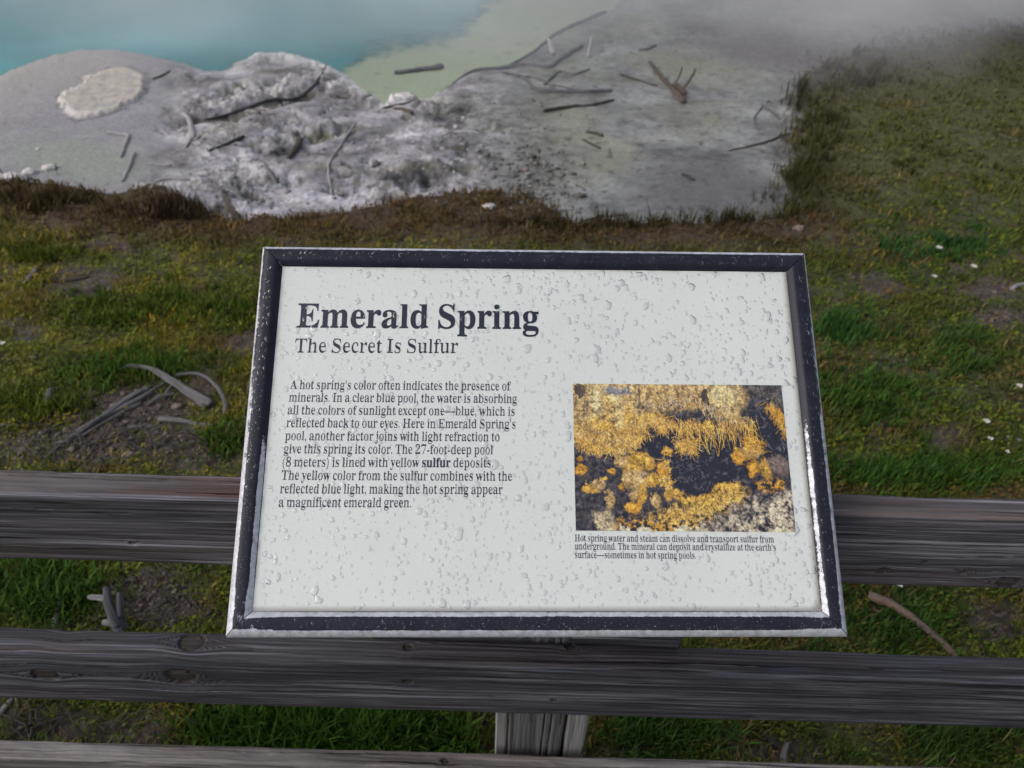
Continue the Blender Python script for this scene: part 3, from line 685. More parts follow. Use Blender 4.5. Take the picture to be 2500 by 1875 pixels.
# ------------------------------------------------------------------ lettering: outlines in thousandths of an em
GLYPHS = {
 '(': (323, '167,232 176,362 203,482 248,593 311,694 258,694 177,596 116,482 78,358 64,232 78,106 116,-18 177,-132 258,-230 311,-230 248,-129 203,-18 176,102'),
 ')': (323, '156,232 147,102 120,-19 75,-129 12,-230 65,-230 146,-132 207,-18 245,106 259,232 245,358 207,482 146,596 65,694 12,694 75,593 120,483 147,362'),
 ',': (219, '59,-118 124,-84 163,-32 176,26 167,77 143,111 105,123 75,116 54,95 46,66 52,37 69,18 95,10 97,-29 85,-69 59,-99'),
 '-': (323, '283,267 40,267 40,174 283,174'),
 '.': (219, '109,111 79,103 57,81 49,51 57,21 79,-1 109,-9 139,-1 161,21 169,51 161,81 139,103'),
 '2': (559, '35,0 35,103 183,254 221,294 253,331 278,365 298,397 313,427 324,457 331,487 336,519 337,553 335,588 328,615 316,637 300,651 281,660 259,663 228,658 205,644 188,620 176,586 169,543 167,490 131,493 101,500 75,513 55,531 43,557 39,589 42,612 50,635 64,656 83,675 107,692 137,706 172,716 213,722 259,724 328,719 385,704 430,680 462,646 482,606 488,558 487,535 482,512 476,490 434,418 355,328 230,205 130,110 363,110 383,112 400,118 416,128 429,142 439,159 446,179 454,210 513,210 508,0'),
 '7': (559, '165,0 431,605 168,605 138,599 119,582 110,554 104,504 44,504 49,714 526,714 526,665 250,0'),
 '8': (559, '273,-10 221,-7 175,2 136,16 103,35 76,58 56,86 42,116 33,148 30,182 34,223 48,258 71,288 100,314 136,338 177,361 140,385 109,412 85,440 67,471 57,505 53,542 55,573 63,602 75,631 93,656 117,679 148,698 186,712 232,721 285,724 350,719 403,702 445,675 474,639 492,597 498,549 494,512 482,480 462,454 434,431 402,409 363,387 417,358 460,328 491,297 512,264 525,228 529,189 522,131 499,82 462,43 411,13 348,-4/302,421 324,436 342,453 356,472 365,494 370,520 372,551 362,606 353,622 343,637 331,649 316,658 299,664 279,666 254,662 233,652 216,634 204,611 196,584 194,554 197,522 206,495 222,474 243,455 270,438/278,47 310,51 337,63 360,82 376,108 387,138 390,172 386,203 375,230 356,254 328,275 291,298 244,321 223,305 204,286 188,265 175,240 168,211 165,178 168,142 179,110 196,84 219,63 246,51'),
 'A': (650, '-13,0 -13,27 5,29 21,35 35,45 48,60 60,82 73,111 307,694 334,693 572,129 612,51 625,38 641,30 660,27 660,0 341,0 341,27 386,32 413,45 422,68 406,121 376,197 154,197 117,105 113,88 111,72 119,47 143,32 184,27 190,27 190,0/169,239 360,239 263,475'),
 'E': (658, '21,0 21,25 53,27 77,33 93,44 104,60 110,84 112,116 112,549 110,587 103,615 93,634 76,644 53,651 24,653 24,678 594,678 594,476 571,476 559,532 537,575 507,605 465,625 411,637 345,641 298,638 288,634 282,628 277,621 272,578 272,366 288,366 329,370 361,381 386,401 405,428 419,466 429,514 453,514 453,176 428,176 423,213 416,244 407,270 394,290 378,306 359,318 335,325 308,330 276,331 272,331 272,100 274,78 278,62 286,52 299,46 318,42 343,41 389,43 430,48 467,58 498,71 527,89 552,112 574,139 594,173 612,213 640,213 599,0'),
 'H': (779, '23,0 23,26 54,29 77,36 93,47 103,64 109,88 111,120 111,564 109,593 103,615 93,631 77,642 54,649 24,653 24,678 360,678 360,653 304,643 293,637 284,629 278,618 271,564 271,373 509,373 509,564 502,618 497,629 488,637 477,643 420,653 420,678 755,678 755,653 724,649 701,642 686,632 677,616 671,594 669,564 669,120 671,90 677,66 687,49 702,37 725,29 755,26 755,0 420,0 420,26 450,29 474,36 490,46 501,62 507,86 509,120 509,329 271,329 271,120 273,88 279,64 289,47 305,36 329,29 360,26 360,0'),
 'I': (388, '20,0 20,26 50,31 74,38 91,48 103,63 110,84 112,112 112,576 110,603 104,623 94,637 78,645 53,650 20,653 20,678 364,678 364,653 332,650 308,645 292,637 281,623 274,603 272,576 272,115 279,66 285,55 294,46 307,39 366,26 366,0'),
 'S': (581, '64,-16 64,235 93,235 112,169 136,115 166,74 202,45 244,28 293,22 328,26 358,36 383,54 401,76 411,103 415,133 406,174 379,209 335,238 242,284 189,313 147,344 115,376 92,411 79,450 74,494 77,533 86,568 100,600 120,627 143,650 172,669 203,683 238,691 275,694 342,687 420,667 434,664 446,662 461,666 471,676 477,694 505,694 505,475 480,475 469,511 455,543 437,573 417,599 394,621 370,639 343,652 317,659 289,662 257,659 230,650 208,635 191,615 181,592 178,566 181,541 190,520 204,501 224,484 250,467 281,451 377,406 415,387 447,367 473,347 493,326 509,303 521,280 529,255 533,228 535,198 532,157 521,120 505,86 481,56 453,32 418,12 378,-3 334,-12 286,-15 236,-12 187,1 147,14 126,18 103,11 91,-16'),
 'T': (630, '137,0 137,26 169,28 194,35 212,46 223,63 230,88 232,120 232,645 222,645 173,640 131,625 97,601 71,567 53,524 43,473 16,473 16,678 611,678 611,472 586,472 568,548 531,602 475,634 400,645 392,645 392,120 394,87 401,62 412,45 429,34 454,28 488,26 488,0'),
 'a': (512, '379,-15 337,-8 310,15 298,52 250,16 198,-6 142,-13 110,-10 82,0 60,17 43,39 33,65 30,94 37,135 59,172 95,203 146,230 213,257 296,283 296,359 294,385 288,405 278,421 264,431 244,438 220,440 184,436 162,426 155,408 169,382 177,369 181,356 183,344 181,327 174,313 164,301 149,291 133,286 115,284 96,286 80,292 67,303 57,316 51,333 49,352 52,375 60,395 73,415 92,432 114,446 141,458 171,467 205,472 241,474 305,470 356,457 392,435 416,404 431,363 436,313 436,93 439,59 453,51 477,62 490,41 456,10 419,-9/225,50 259,61 296,94 296,252 229,225 189,183 176,125 181,83 198,58'),
 'b': (537, '64,-17 64,578 63,606 60,626 55,638 46,646 31,651 12,654 12,678 206,678 206,415 241,448 282,467 329,474 363,471 394,461 423,445 448,423 469,397 486,365 499,329 506,290 509,247 506,198 496,153 481,112 459,75 433,44 402,19 366,0 328,-11 286,-15 242,-9 198,10 156,42 79,-17/272,21 304,27 328,44 345,73 356,115 363,170 365,238 363,294 356,339 344,374 327,398 304,412 274,417 259,415 245,410 231,402 219,390 211,376 206,360 206,102 213,57 235,30'),
 'c': (437, '232,-15 195,-12 161,-1 129,16 100,39 76,68 56,101 41,139 32,179 29,223 32,270 43,313 60,353 82,388 110,417 143,442 179,460 218,471 260,475 305,472 342,461 373,444 395,421 409,395 413,365 411,348 406,333 397,321 384,311 369,306 352,304 319,312 299,335 292,373 293,389 294,404 289,425 275,438 252,442 215,432 188,401 172,350 167,279 171,212 183,157 204,114 232,82 265,63 304,57 339,63 372,79 404,107 424,90 369,32 305,-3'),
 'd': (551, '208,-15 175,-12 144,-1 116,16 90,38 69,66 52,99 39,136 32,176 29,219 32,268 40,313 54,354 72,389 94,419 121,443 151,460 183,471 217,474 261,468 299,449 332,417 332,597 330,616 325,630 316,641 303,648 285,652 262,654 262,678 475,678 475,112 476,90 479,73 484,61 492,52 506,45 526,41 526,16 469,13 404,2 332,-15 332,58 300,17 258,-7/255,42 270,44 285,51 301,62 314,76 325,93 332,113 332,360 327,376 319,390 307,402 292,411 276,416 259,418 231,413 209,397 194,372 183,335 177,287 175,228 177,171 183,123 193,87 208,62 229,47'),
 'e': (448, '229,-15 192,-12 157,-1 126,16 98,39 74,68 55,102 41,142 32,186 29,234 32,279 41,320 56,358 76,391 101,420 130,443 162,460 197,471 234,474 287,468 333,449 371,417 399,374 415,321 421,258 421,247 174,247 182,167 206,109 244,75 297,63 335,70 370,92 402,128 424,108 370,40 305,-1/173,286 300,286 300,320 299,358 294,389 288,413 277,429 261,439 240,442 203,427 180,380 173,303'),
 'f': (318, '22,0 22,24 59,33 74,52 78,109 78,412 24,412 24,462 78,462 78,526 83,575 99,616 126,649 162,673 206,687 259,692 298,689 331,679 357,664 376,643 388,620 392,595 390,575 384,559 375,546 363,537 349,531 334,529 317,531 303,535 291,544 282,554 277,567 275,582 287,626 292,635 294,644 291,653 282,658 268,660 250,658 237,651 229,640 220,581 220,462 303,462 303,412 220,412 220,97 222,70 227,51 235,38 249,30 269,26 297,24 297,0'),
 'g': (487, '217,-209 158,-206 109,-197 71,-181 43,-160 27,-137 21,-111 30,-81 57,-57 102,-38 65,-15 42,13 35,45 38,69 47,90 63,110 85,128 115,146 152,164 86,200 46,251 33,316 36,346 45,374 59,399 79,420 102,439 131,454 162,465 197,472 234,474 273,472 310,465 347,453 472,453 472,399 399,399 418,369 430,337 434,303 431,275 424,249 411,225 394,204 373,186 348,172 320,161 289,155 256,153 234,154 211,155 195,153 180,149 168,141 158,130 152,119 150,106 157,88 177,77 210,73 261,73 310,72 351,67 386,60 413,50 435,36 451,19 461,-2 468,-26 470,-55 463,-100 441,-137 406,-168 356,-191 293,-204/234,185 256,189 272,199 284,217 291,242 296,274 297,314 296,354 291,386 284,411 272,428 256,439 234,442 213,439 196,428 185,411 176,386 172,354 170,314 172,274 176,242 185,217 196,199 213,189/239,-173 324,-165 375,-140 392,-98 390,-82 383,-70 371,-62 354,-56 332,-52 305,-51 144,-51 125,-68 113,-87 109,-108 113,-125 123,-140 141,-154 166,-165 198,-171'),
 'h': (567, '27,0 27,24 44,26 58,31 67,38 73,49 77,64 78,83 78,594 77,613 74,628 68,639 59,647 46,652 28,655 28,678 220,678 220,397 261,440 308,465 362,474 419,464 460,434 484,385 492,315 492,83 493,64 496,49 502,39 511,31 524,26 541,24 541,0 301,0 301,24 308,24 331,31 345,50 350,83 350,323 341,384 333,395 320,402 302,404 272,398 245,380 220,350 220,83 221,64 224,49 230,39 238,31 251,26 268,24 268,0'),
 'i': (295, '150,539 130,541 112,549 97,561 85,576 77,594 75,614 77,634 85,652 97,668 112,680 130,688 150,690 170,688 188,680 204,668 215,652 223,634 225,614 223,594 215,576 203,561 187,549 170,541/27,0 27,24 45,26 58,31 68,38 73,48 77,63 78,83 78,375 77,397 74,413 70,424 61,431 48,435 30,437 31,462 221,462 221,83 222,64 225,50 230,39 238,32 251,27 268,24 268,0'),
 'j': (312, '158,541 138,543 120,551 105,562 93,578 85,596 83,616 85,636 93,654 105,670 121,682 138,690 158,692 178,690 196,682 212,670 224,654 232,636 234,616 232,596 224,579 212,563 196,551 178,543/53,-209 28,-207 5,-203 -16,-195 -35,-185 -52,-172 -65,-157 -75,-140 -81,-123 -83,-104 -81,-87 -76,-72 -67,-60 -54,-50 -39,-45 -22,-43 -5,-45 10,-50 22,-58 31,-69 37,-82 39,-98 28,-130 16,-153 19,-165 29,-172 46,-174 65,-171 79,-163 87,-149 95,-80 95,372 94,395 90,412 83,424 72,431 55,436 33,438 33,462 237,462 237,-32 232,-86 215,-130 189,-165 152,-189 107,-204'),
 'k': (534, '26,0 26,24 44,27 58,31 68,39 73,49 77,64 78,83 78,592 70,640 62,647 49,652 30,654 31,678 220,678 220,251 338,369 352,385 360,400 363,414 357,427 340,434 311,437 306,437 306,462 514,462 514,437 477,430 442,413 409,387 331,311 515,51 528,36 543,27 560,24 560,0 314,0 314,24 323,24 341,27 352,34 356,47 345,73 242,219 220,200 220,83 221,64 224,50 230,39 238,32 251,27 268,24 268,0'),
 'l': (297, '27,0 27,24 45,26 58,31 68,38 73,48 77,63 78,83 78,592 70,639 62,647 49,652 30,654 30,678 221,678 221,83 222,64 225,50 230,39 238,32 251,27 268,24 268,0'),
 'm': (825, '27,0 27,24 44,26 58,31 67,38 73,49 77,64 78,83 78,377 77,396 74,411 68,423 59,431 46,436 28,438 28,462 218,462 218,394 258,438 303,465 353,474 412,465 453,436 477,389 519,436 567,465 622,474 678,464 718,434 742,385 750,315 750,83 751,64 754,49 760,39 768,31 781,26 798,24 798,0 562,0 562,24 579,26 591,31 600,39 606,50 609,65 610,83 610,323 601,384 593,395 580,402 562,404 534,398 507,381 483,353 483,83 484,65 487,50 493,39 501,31 513,26 530,24 530,0 297,0 297,24 314,26 326,31 335,39 341,50 344,65 345,83 345,323 336,384 328,395 315,402 297,404 267,398 241,380 218,350 218,83 219,65 222,50 227,40 235,32 247,27 264,24 264,0'),
 'n': (567, '27,0 27,24 44,26 58,31 67,38 73,49 77,64 78,83 78,377 77,396 74,411 68,423 59,431 46,436 28,438 28,462 220,462 220,398 260,440 308,466 362,474 419,464 460,434 484,385 492,315 492,83 493,64 496,49 502,39 511,31 524,26 541,24 541,0 301,0 301,24 308,24 331,31 345,50 350,83 350,323 341,384 333,395 320,402 302,404 272,398 245,380 220,350 220,83 221,64 224,49 230,39 238,31 251,26 268,24 268,0'),
 'o': (501, '251,-15 209,-11 170,-1 135,17 103,41 77,70 56,105 40,143 31,185 28,229 31,275 40,317 56,356 77,390 103,419 135,443 170,460 208,471 250,474 292,471 330,460 365,443 396,420 422,391 444,357 459,318 469,276 472,229 469,183 459,141 444,102 422,68 396,39 366,16 331,-1 293,-12/251,17 276,22 296,35 311,58 324,121 327,229 325,307 319,365 309,403 295,426 275,440 251,445 225,440 205,426 191,403 182,365 176,307 174,230 178,122 191,58 206,35 226,22'),
 'p': (553, '26,-207 26,-184 60,-175 75,-150 78,-95 78,362 77,389 74,409 69,422 61,429 47,435 29,439 29,462 213,462 213,391 247,438 291,466 343,475 377,472 408,461 436,444 461,421 482,393 499,360 511,322 519,282 521,238 518,191 511,148 498,108 481,72 459,42 434,18 404,-1 373,-11 338,-15 292,-8 253,13 220,48 220,-86 226,-147 231,-159 239,-169 249,-175 294,-183 294,-207/291,42 319,47 340,62 356,88 367,125 374,172 376,230 374,286 368,332 359,369 345,394 324,409 296,414 267,407 242,386 220,350 220,102 238,69 262,49'),
 'r': (428, '27,0 27,24 45,26 58,31 68,38 73,48 77,63 78,83 78,375 77,397 74,414 69,425 61,431 48,435 30,437 31,462 217,462 217,375 235,405 256,429 279,449 302,463 325,471 347,474 373,472 394,464 410,453 422,437 429,418 431,396 429,378 423,362 414,349 401,339 386,333 369,331 353,332 340,337 331,344 308,372 301,380 292,385 281,387 267,384 254,375 241,360 230,339 224,315 222,286 222,83 224,63 228,48 237,38 249,31 269,26 294,24 294,0'),
 's': (429, '225,-15 197,-12 164,-5 129,9 109,13 95,10 84,1 76,-13 53,-13 53,157 79,157 91,118 107,85 129,58 154,38 181,26 209,22 232,24 251,30 266,40 277,53 284,68 286,87 280,113 262,136 232,156 159,193 127,211 101,231 81,252 67,275 58,300 55,328 60,368 73,403 97,433 128,456 165,470 210,475 247,471 296,458 307,456 317,454 327,456 336,463 343,475 363,475 363,330 340,330 328,363 312,391 293,413 271,428 247,438 222,441 202,439 186,434 173,426 164,414 158,401 156,386 158,371 163,358 172,346 218,315 285,282 316,265 341,246 360,226 373,202 380,174 383,141 378,96 364,58 340,27 307,4 269,-10'),
 't': (340, '184,-14 148,-11 119,-1 98,16 84,39 75,69 72,106 72,415 30,415 30,446 131,550 192,631 215,631 215,462 309,462 309,415 215,415 215,122 223,76 229,67 238,62 250,60 272,66 291,83 307,111 331,98 294,36 245,-2'),
 'u': (558, '195,-15 153,-10 121,3 97,26 81,57 71,96 68,144 68,369 67,390 64,407 59,421 50,430 36,436 17,438 17,462 211,462 211,110 213,94 217,80 225,69 235,60 248,55 263,53 292,58 318,73 340,98 340,369 339,392 335,409 329,422 319,430 303,436 282,438 282,462 482,462 482,104 483,84 487,68 493,58 503,51 517,46 536,44 536,19 478,15 412,4 340,-15 340,60 322,38 301,20 277,5 251,-6 224,-13'),
 'v': (456, '212,-15 57,369 33,419 24,428 12,435 -4,437 -4,462 244,462 244,438 232,438 210,435 196,426 192,411 194,399 275,182 351,376 359,405 353,423 334,434 303,438 303,462 454,462 454,439 437,434 424,426 414,415 387,362 238,-15'),
 'w': (647, '182,-15 25,394 9,424 -16,437 -16,462 206,462 206,437 178,431 170,411 172,396 178,376 248,189 314,350 299,396 282,430 250,439 250,462 481,462 481,437 458,433 445,425 440,411 441,401 443,390 500,210 569,381 576,410 575,418 571,425 566,430 530,439 530,462 663,462 663,439 650,437 640,432 633,424 613,384 453,-15 430,-15 332,293 208,-15'),
 'x': (475, '7,0 7,22 36,34 65,55 92,84 183,203 64,392 46,416 26,431 6,437 6,462 251,462 251,438 228,436 214,429 209,417 222,387 273,306 333,382 342,394 347,405 349,415 348,422 344,428 338,432 299,438 299,462 463,462 463,441 435,430 407,409 378,378 295,274 434,54 451,32 475,23 475,0 231,0 231,24 265,29 271,33 275,38 276,45 274,57 268,71 258,88 205,170 145,91 134,75 128,62 126,51 131,35 146,25 170,22 175,22 175,0'),
 'y': (447, '78,-209 54,-206 33,-199 15,-186 1,-169 -7,-149 -10,-125 -8,-108 -2,-93 7,-79 20,-68 35,-61 53,-59 69,-61 83,-65 95,-73 104,-84 109,-98 111,-113 111,-121 110,-130 112,-139 118,-145 128,-147 140,-143 154,-131 170,-110 193,-66 209,-7 54,373 37,410 23,428 -5,437 -7,437 -7,462 241,462 241,437 202,431 196,426 192,419 191,409 193,397 198,382 276,177 343,359 352,387 354,408 353,418 348,426 342,431 302,437 302,462 446,462 446,437 433,435 422,429 413,418 386,361 241,-36 193,-143 176,-165 160,-182 142,-195 123,-203 102,-207'),
 'z': (436, '19,0 19,21 250,428 191,428 157,425 129,418 108,405 90,385 76,357 65,322 39,322 47,462 409,462 409,433 187,37 227,37 270,40 305,49 332,65 353,88 372,120 387,160 411,160 399,0'),
 '—': (1000, '1009,285 -9,285 -9,221 1009,221'),
 '’': (219, '59,445 121,478 160,530 173,598 165,645 142,678 106,691 75,684 54,664 46,630 53,601 71,581 99,571 99,533 88,498 59,464'),
}

_cache = {}
def glyph(ch, thin):
    key = (ch, thin)
    if key in _cache: return _cache[key]
    adv, d = GLYPHS[ch]
    cs = [np.array([[float(k) for k in p.split(',')] for p in part.split()]) for part in d.split('/')]
    if ch.islower():                                 # taller x-height
        for c in cs: c[:, 1] = np.where(c[:, 1] <= 475, c[:, 1] * 1.075, 510.6 + (c[:, 1] - 475) * 0.828)
    big = max(cs, key=lambda c: abs(np.sum(c[:, 0] * np.roll(c[:, 1], -1) - np.roll(c[:, 0], -1) * c[:, 1])))
    sgn = 1 if np.sum(big[:, 0] * np.roll(big[:, 1], -1) - np.roll(big[:, 0], -1) * big[:, 1]) > 0 else -1
    segs = np.concatenate([np.stack([c, np.roll(c, -1, 0)], 1) for c in cs])
    out = []
    for c in cs:
        e1 = c - np.roll(c, 1, 0); e2 = np.roll(c, -1, 0) - c
        e1 /= np.linalg.norm(e1, axis=1)[:, None] + 1e-9; e2 /= np.linalg.norm(e2, axis=1)[:, None] + 1e-9
        e = e1 + e2; L = np.linalg.norm(e, axis=1)[:, None]; e = np.where(L > 0.05, e / np.maximum(L, 1e-6), e2)
        nx = -e[:, 1] * sgn; ny = e[:, 0] * sgn          # inward normal
        q = c.copy()
        q[:, 1] -= np.clip(ny * 1.4, -1, 1) * (6 if thin else 9)      # thicker serifs and hairlines
        if thin:
            for i in range(len(c)):
                if abs(nx[i]) < 0.2: continue
                dr = np.sign(nx[i]); x, y = c[i]; best = 1e9
                yy = y + 0.37
                a, b = segs[:, 0], segs[:, 1]
                hit = ((a[:, 1] > yy) != (b[:, 1] > yy))
                xs = a[hit, 0] + (yy - a[hit, 1]) * (b[hit, 0] - a[hit, 0]) / (b[hit, 1] - a[hit, 1])
                dd = (xs - x) * dr; dd = dd[dd > 4]
                if len(dd): best = dd.min()
                q[i, 0] += nx[i] * min(thin, 0.27 * best)
        out.append(q)
    cs = out
    _cache[key] = (adv - (0.6 * thin if thin else 0), cs)
    return _cache[key]

def text_mesh(runs):
    """runs: list of (text, bold, thin); returns vertices, faces in em/1000 with the pen at 0, and the width"""
    cu = bpy.data.curves.new("type", 'CURVE'); cu.dimensions = '2D'; cu.fill_mode = 'BOTH'
    x = 0.0; xmax = 0
    for text, thin, track in runs:
        for ch in text:
            if ch == ' ': x += 205 + track; continue
            adv, cs = glyph(ch, thin)
            for c in cs:
                s_ = cu.splines.new('POLY'); s_.points.add(len(c) - 1); s_.use_cyclic_u = True
                co = np.zeros((len(c), 4)); co[:, 0] = (c[:, 0] + x) / 100; co[:, 1] = c[:, 1] / 100; co[:, 3] = 1
                s_.points.foreach_set("co", co.astype(np.float32).ravel())
                xmax = max(xmax, c[:, 0].max() + x)
            x += adv + track
    ob = bpy.data.objects.new("type", cu); COL.objects.link(ob)
    bpy.context.view_layer.update()
    me = bpy.data.meshes.new_from_object(ob.evaluated_get(bpy.context.evaluated_depsgraph_get()))
    v = np.zeros(len(me.vertices) * 3, np.float32); me.vertices.foreach_get("co", v)
    f = [tuple(p.vertices) for p in me.polygons]
    bpy.data.objects.remove(ob); bpy.data.meshes.remove(me); bpy.data.curves.remove(cu)
    return v.reshape(-1, 3)[:, :2] * 100, f, xmax

g = NT("navy_ink"); g.bsdf(Base_Color=(0.012, 0.018, 0.034), Roughness=0.32); INK = g.m
def lettering(name, lines):
    """lines: (runs, (left px), (right px), cap height in metres) ; points on the baseline in the photograph"""
    V, Fc, nv_ = [], [], 0
    for runs, (u0, v0), (u1, v1), em in lines:
        v, f, wdt = text_mesh(runs)
        lsb = v[:, 0].min(); k = 1 / (v[:, 0].max() - lsb)
        t = (v[:, 0] - lsb) * k
        U = u0 + (u1 - u0) * t; Vv = v0 + (v1 - v0) * t - v[:, 1] * em / 1000
        V.append(sp(U, Vv, -0.0007)); Fc += [tuple(i + nv_ for i in q) for q in f]; nv_ += len(v)
    return mesh_obj(name, np.concatenate(V), Fc, INK, sign, smooth=False)
B = lambda s: (s, 0, -6)
R_ = lambda s: (s, 31, 0)
def at(p): return unsp(*p)
def cap_em(pb, pt): return (unsp(*pb)[1] - unsp(*pt)[1]) / 0.678
lettering("title_lettering", [([B("Emerald Spring")], at((723.5, 799)), at((1315, 803)), cap_em((735, 799), (735, 741.5)))])
lettering("subtitle_lettering", [([R_("The Secret Is Sulfur")], at((719, 860.5)), at((1117.5, 862)), cap_em((735, 860.5), (735, 827)))])
BODY = ["A hot spring’s color often indicates the presence of", "minerals. In a clear blue pool, the water is absorbing",
        "all the colors of sunlight except one—blue, which is", "reflected back to our eyes. Here in Emerald Spring’s",
        "pool, another factor joins with light refraction to", "give this spring its color. The 27-foot-deep pool",
        "(8 meters) is lined with yellow *sulfur* deposits.", "The yellow color from the sulfur combines with the",
        "reflected blue light, making the hot spring appear", "a magnificent emerald green."]
ua, va = at((708, 949.5)); ub, vb = at((680, 1237.5))
rights = [1246.5, 1261.5, 1256, 1258, 1219, 1203, 1203, 1250, 1226.5, 1002.7]
ls = []
for i, tx in enumerate(BODY):
    v = va + (vb - va) * i / 9; u = ua + (ub - ua) * i / 9
    # right end on the same baseline
    lo = project(sp(np.array([u]), np.array([v]), -0.001))
    ur, vr = at((rights[i], lo[1][0] + 0.0008 * (rights[i] - lo[0][0])))
    if '*' in tx:
        a, b, c_ = tx.split('*'); runs = [R_(a), B(b), R_(c_)]
    else: runs = [R_(tx)]
    ls.append((runs, (u, v), (ur, v), 0.0153))
lettering("body_lettering", ls)
CAP = [("Hot spring water and steam can dissolve and transport sulfur from", (1403.3, 1321.5), (1889.5, 1324.5)),
       ("underground. The mineral can deposit and crystallize at the earth’s", (1403.6, 1341.3), (1894, 1344.5)),
       ("surface—sometimes in hot spring pools.", (1403.8, 1362.2), (1698.7, 1364))]
lettering("caption_lettering", [([(t_, 28, 0)], at(a), at(b), 0.0106) for t_, a, b in CAP])

# ------------------------------------------------------------------ printed photograph of yellow crystals
PW, PH = 420, 290
IX, IY = np.meshgrid(np.arange(PW) / (PW - 1), np.arange(PH) / (PH - 1), indexing='ij')
u_, v_ = IX, IY
AS = PW / PH
q1 = fbm(u_ * 9 * AS, v_ * 9, 5, 101, 0.6); q2 = fbm(u_ * 30 * AS, v_ * 30, 4, 102, 0.65); q3 = fbm(u_ * 80 * AS, v_ * 80, 2, 103); q4 = fbm(u_ * 4 * AS, v_ * 4, 4, 104)
navy = np.array([0.018, 0.019, 0.032]); gold = np.array([0.66, 0.38, 0.075]); tan = np.array([0.60, 0.40, 0.17]); amber = np.array([0.62, 0.31, 0.045]); bone = np.array([0.56, 0.48, 0.35])
img = np.empty((PW, PH, 3)); img[:] = navy
img *= (1 + 0.5 * q2[..., None])
def lay(col, mask):
    global img
    mk = np.clip(mask, 0, 1)[..., None]
    img = img * (1 - mk) + np.asarray(col) * mk
def spoly(pts, soft=0.02, wob=0.02, hi=0.012):
    P_ = np.array(pts, float)
    return sstep(-soft, soft, sdf((u_ + wob * q1 * 1.2 + hi * q2) * AS, v_ + wob * fbm(u_ * 9 * AS, v_ * 9, 5, 111) * 1.2 + hi * fbm(u_ * 30 * AS, v_ * 30, 3, 112), np.stack([P_[:, 0] * AS, P_[:, 1]], 1)))
def shade(col, amt=0.9): return np.asarray(col) * np.clip(0.85 + .62 * amt * q2 + 0.45 * q3 + 0.40 * q1, 0.15, 1.6)[..., None]
lay(np.array([0.075, 0.062, 0.062]), spoly([(0, .45), (.4, .5), (.42, .95), (0, 1)]) * np.clip(0.4 + 1.4 * q2, 0, 1))
lay(np.array([0.06, 0.055, 0.065]), np.clip(q2 * 2.5, 0, 0.6))
# curtain over the top
lay(shade(tan), spoly([(-.1, -.1), (.80, -.1), (.82, .10), (.80, .22), (.62, .20), (.42, .22), (.36, .30), (.30, .42), (.20, .46), (.10, .43), (-.1, .41)], 0.03, 0.03) * np.clip(1.0 + .6 * q2, 0, 1))
strk = fbm(u_ * 26 * AS, v_ * 4.5 + .4 * q1, 4, 131, .6)
lay((.10, .085, .075), np.clip(strk * 2.6 - .35, 0, .8) * sstep(.46, .12, v_) * sstep(.85, .7, u_))
lay(shade((.70, .55, .27)), np.clip(-strk * 2.4 - .3, 0, .75) * sstep(.40, .10, v_) * sstep(.85, .7, u_))
lay(shade(gold), np.clip(spoly([(.09, .10), (.27, .10), (.30, .36), (.19, .36), (.10, .30)], .05) * (0.65 + 1.4 * q1), 0, 1))
lay(shade((0.68, 0.56, 0.30), .6), np.clip(spoly([(.06, -.05), (.14, -.05), (.14, .22), (.09, .25)], .02) + spoly([(.16, .02), (.25, .06), (.25, .3), (.2, .3)], .03) * .6 + spoly([(.58, -.05), (.80, -.05), (.80, .13), (.72, .15)], .06) * .6, 0, 1) * np.clip(.8 + q1, 0, 1))
lay(shade((0.25, 0.25, 0.27), .5), spoly([(.15, .02), (.27, .02), (.27, .08), (.16, .08)], .02))
lay(shade(navy * 1.6), spoly([(.30, .14), (.42, .12), (.60, .05), (.70, .2), (.66, .26), (.40, .26), (.32, .22)], .04) * np.clip(0.15 + 2.0 * q2 + 1.0 * q1, 0, 1))
lay(navy, np.clip(blob(u_ + .015 * q1, v_, .63, .10, .022, .07) < 1, 0, 1) * 0.9)
lay(navy, (blob(u_ + .02 * q1, v_, .035, .05, .022, .06) < 1) * 0.85)
lay(shade(navy * 1.4), spoly([(.42, .19), (.68, .17), (.70, .24), (.44, .25)], .03) * np.clip(0.75 + 1.2 * q2, 0, 1))
lay(shade((0.07, 0.066, 0.075), 1.4), spoly([(.82, -.1), (1.1, -.1), (1.1, .16), (.86, .2)], .03))
# the dark hollow
lay(navy * (1 + .5 * q3[..., None]), spoly([(.33, .30), (.40, .28), (.55, .33), (.80, .40), (.90, .18), (1.1, .22), (1.1, .50), (.80, .55), (.78, .66), (.64, .70), (.62, .76), (.50, .78), (.44, .70), (.42, .58), (.34, .46), (.30, .40)], .02, .02))
lay((0.12, 0.12, 0.14), (blob(u_, v_, .51, .58, .09, .10) < 1) * np.clip(q3 * 3 - .7 + q2, 0, .8))
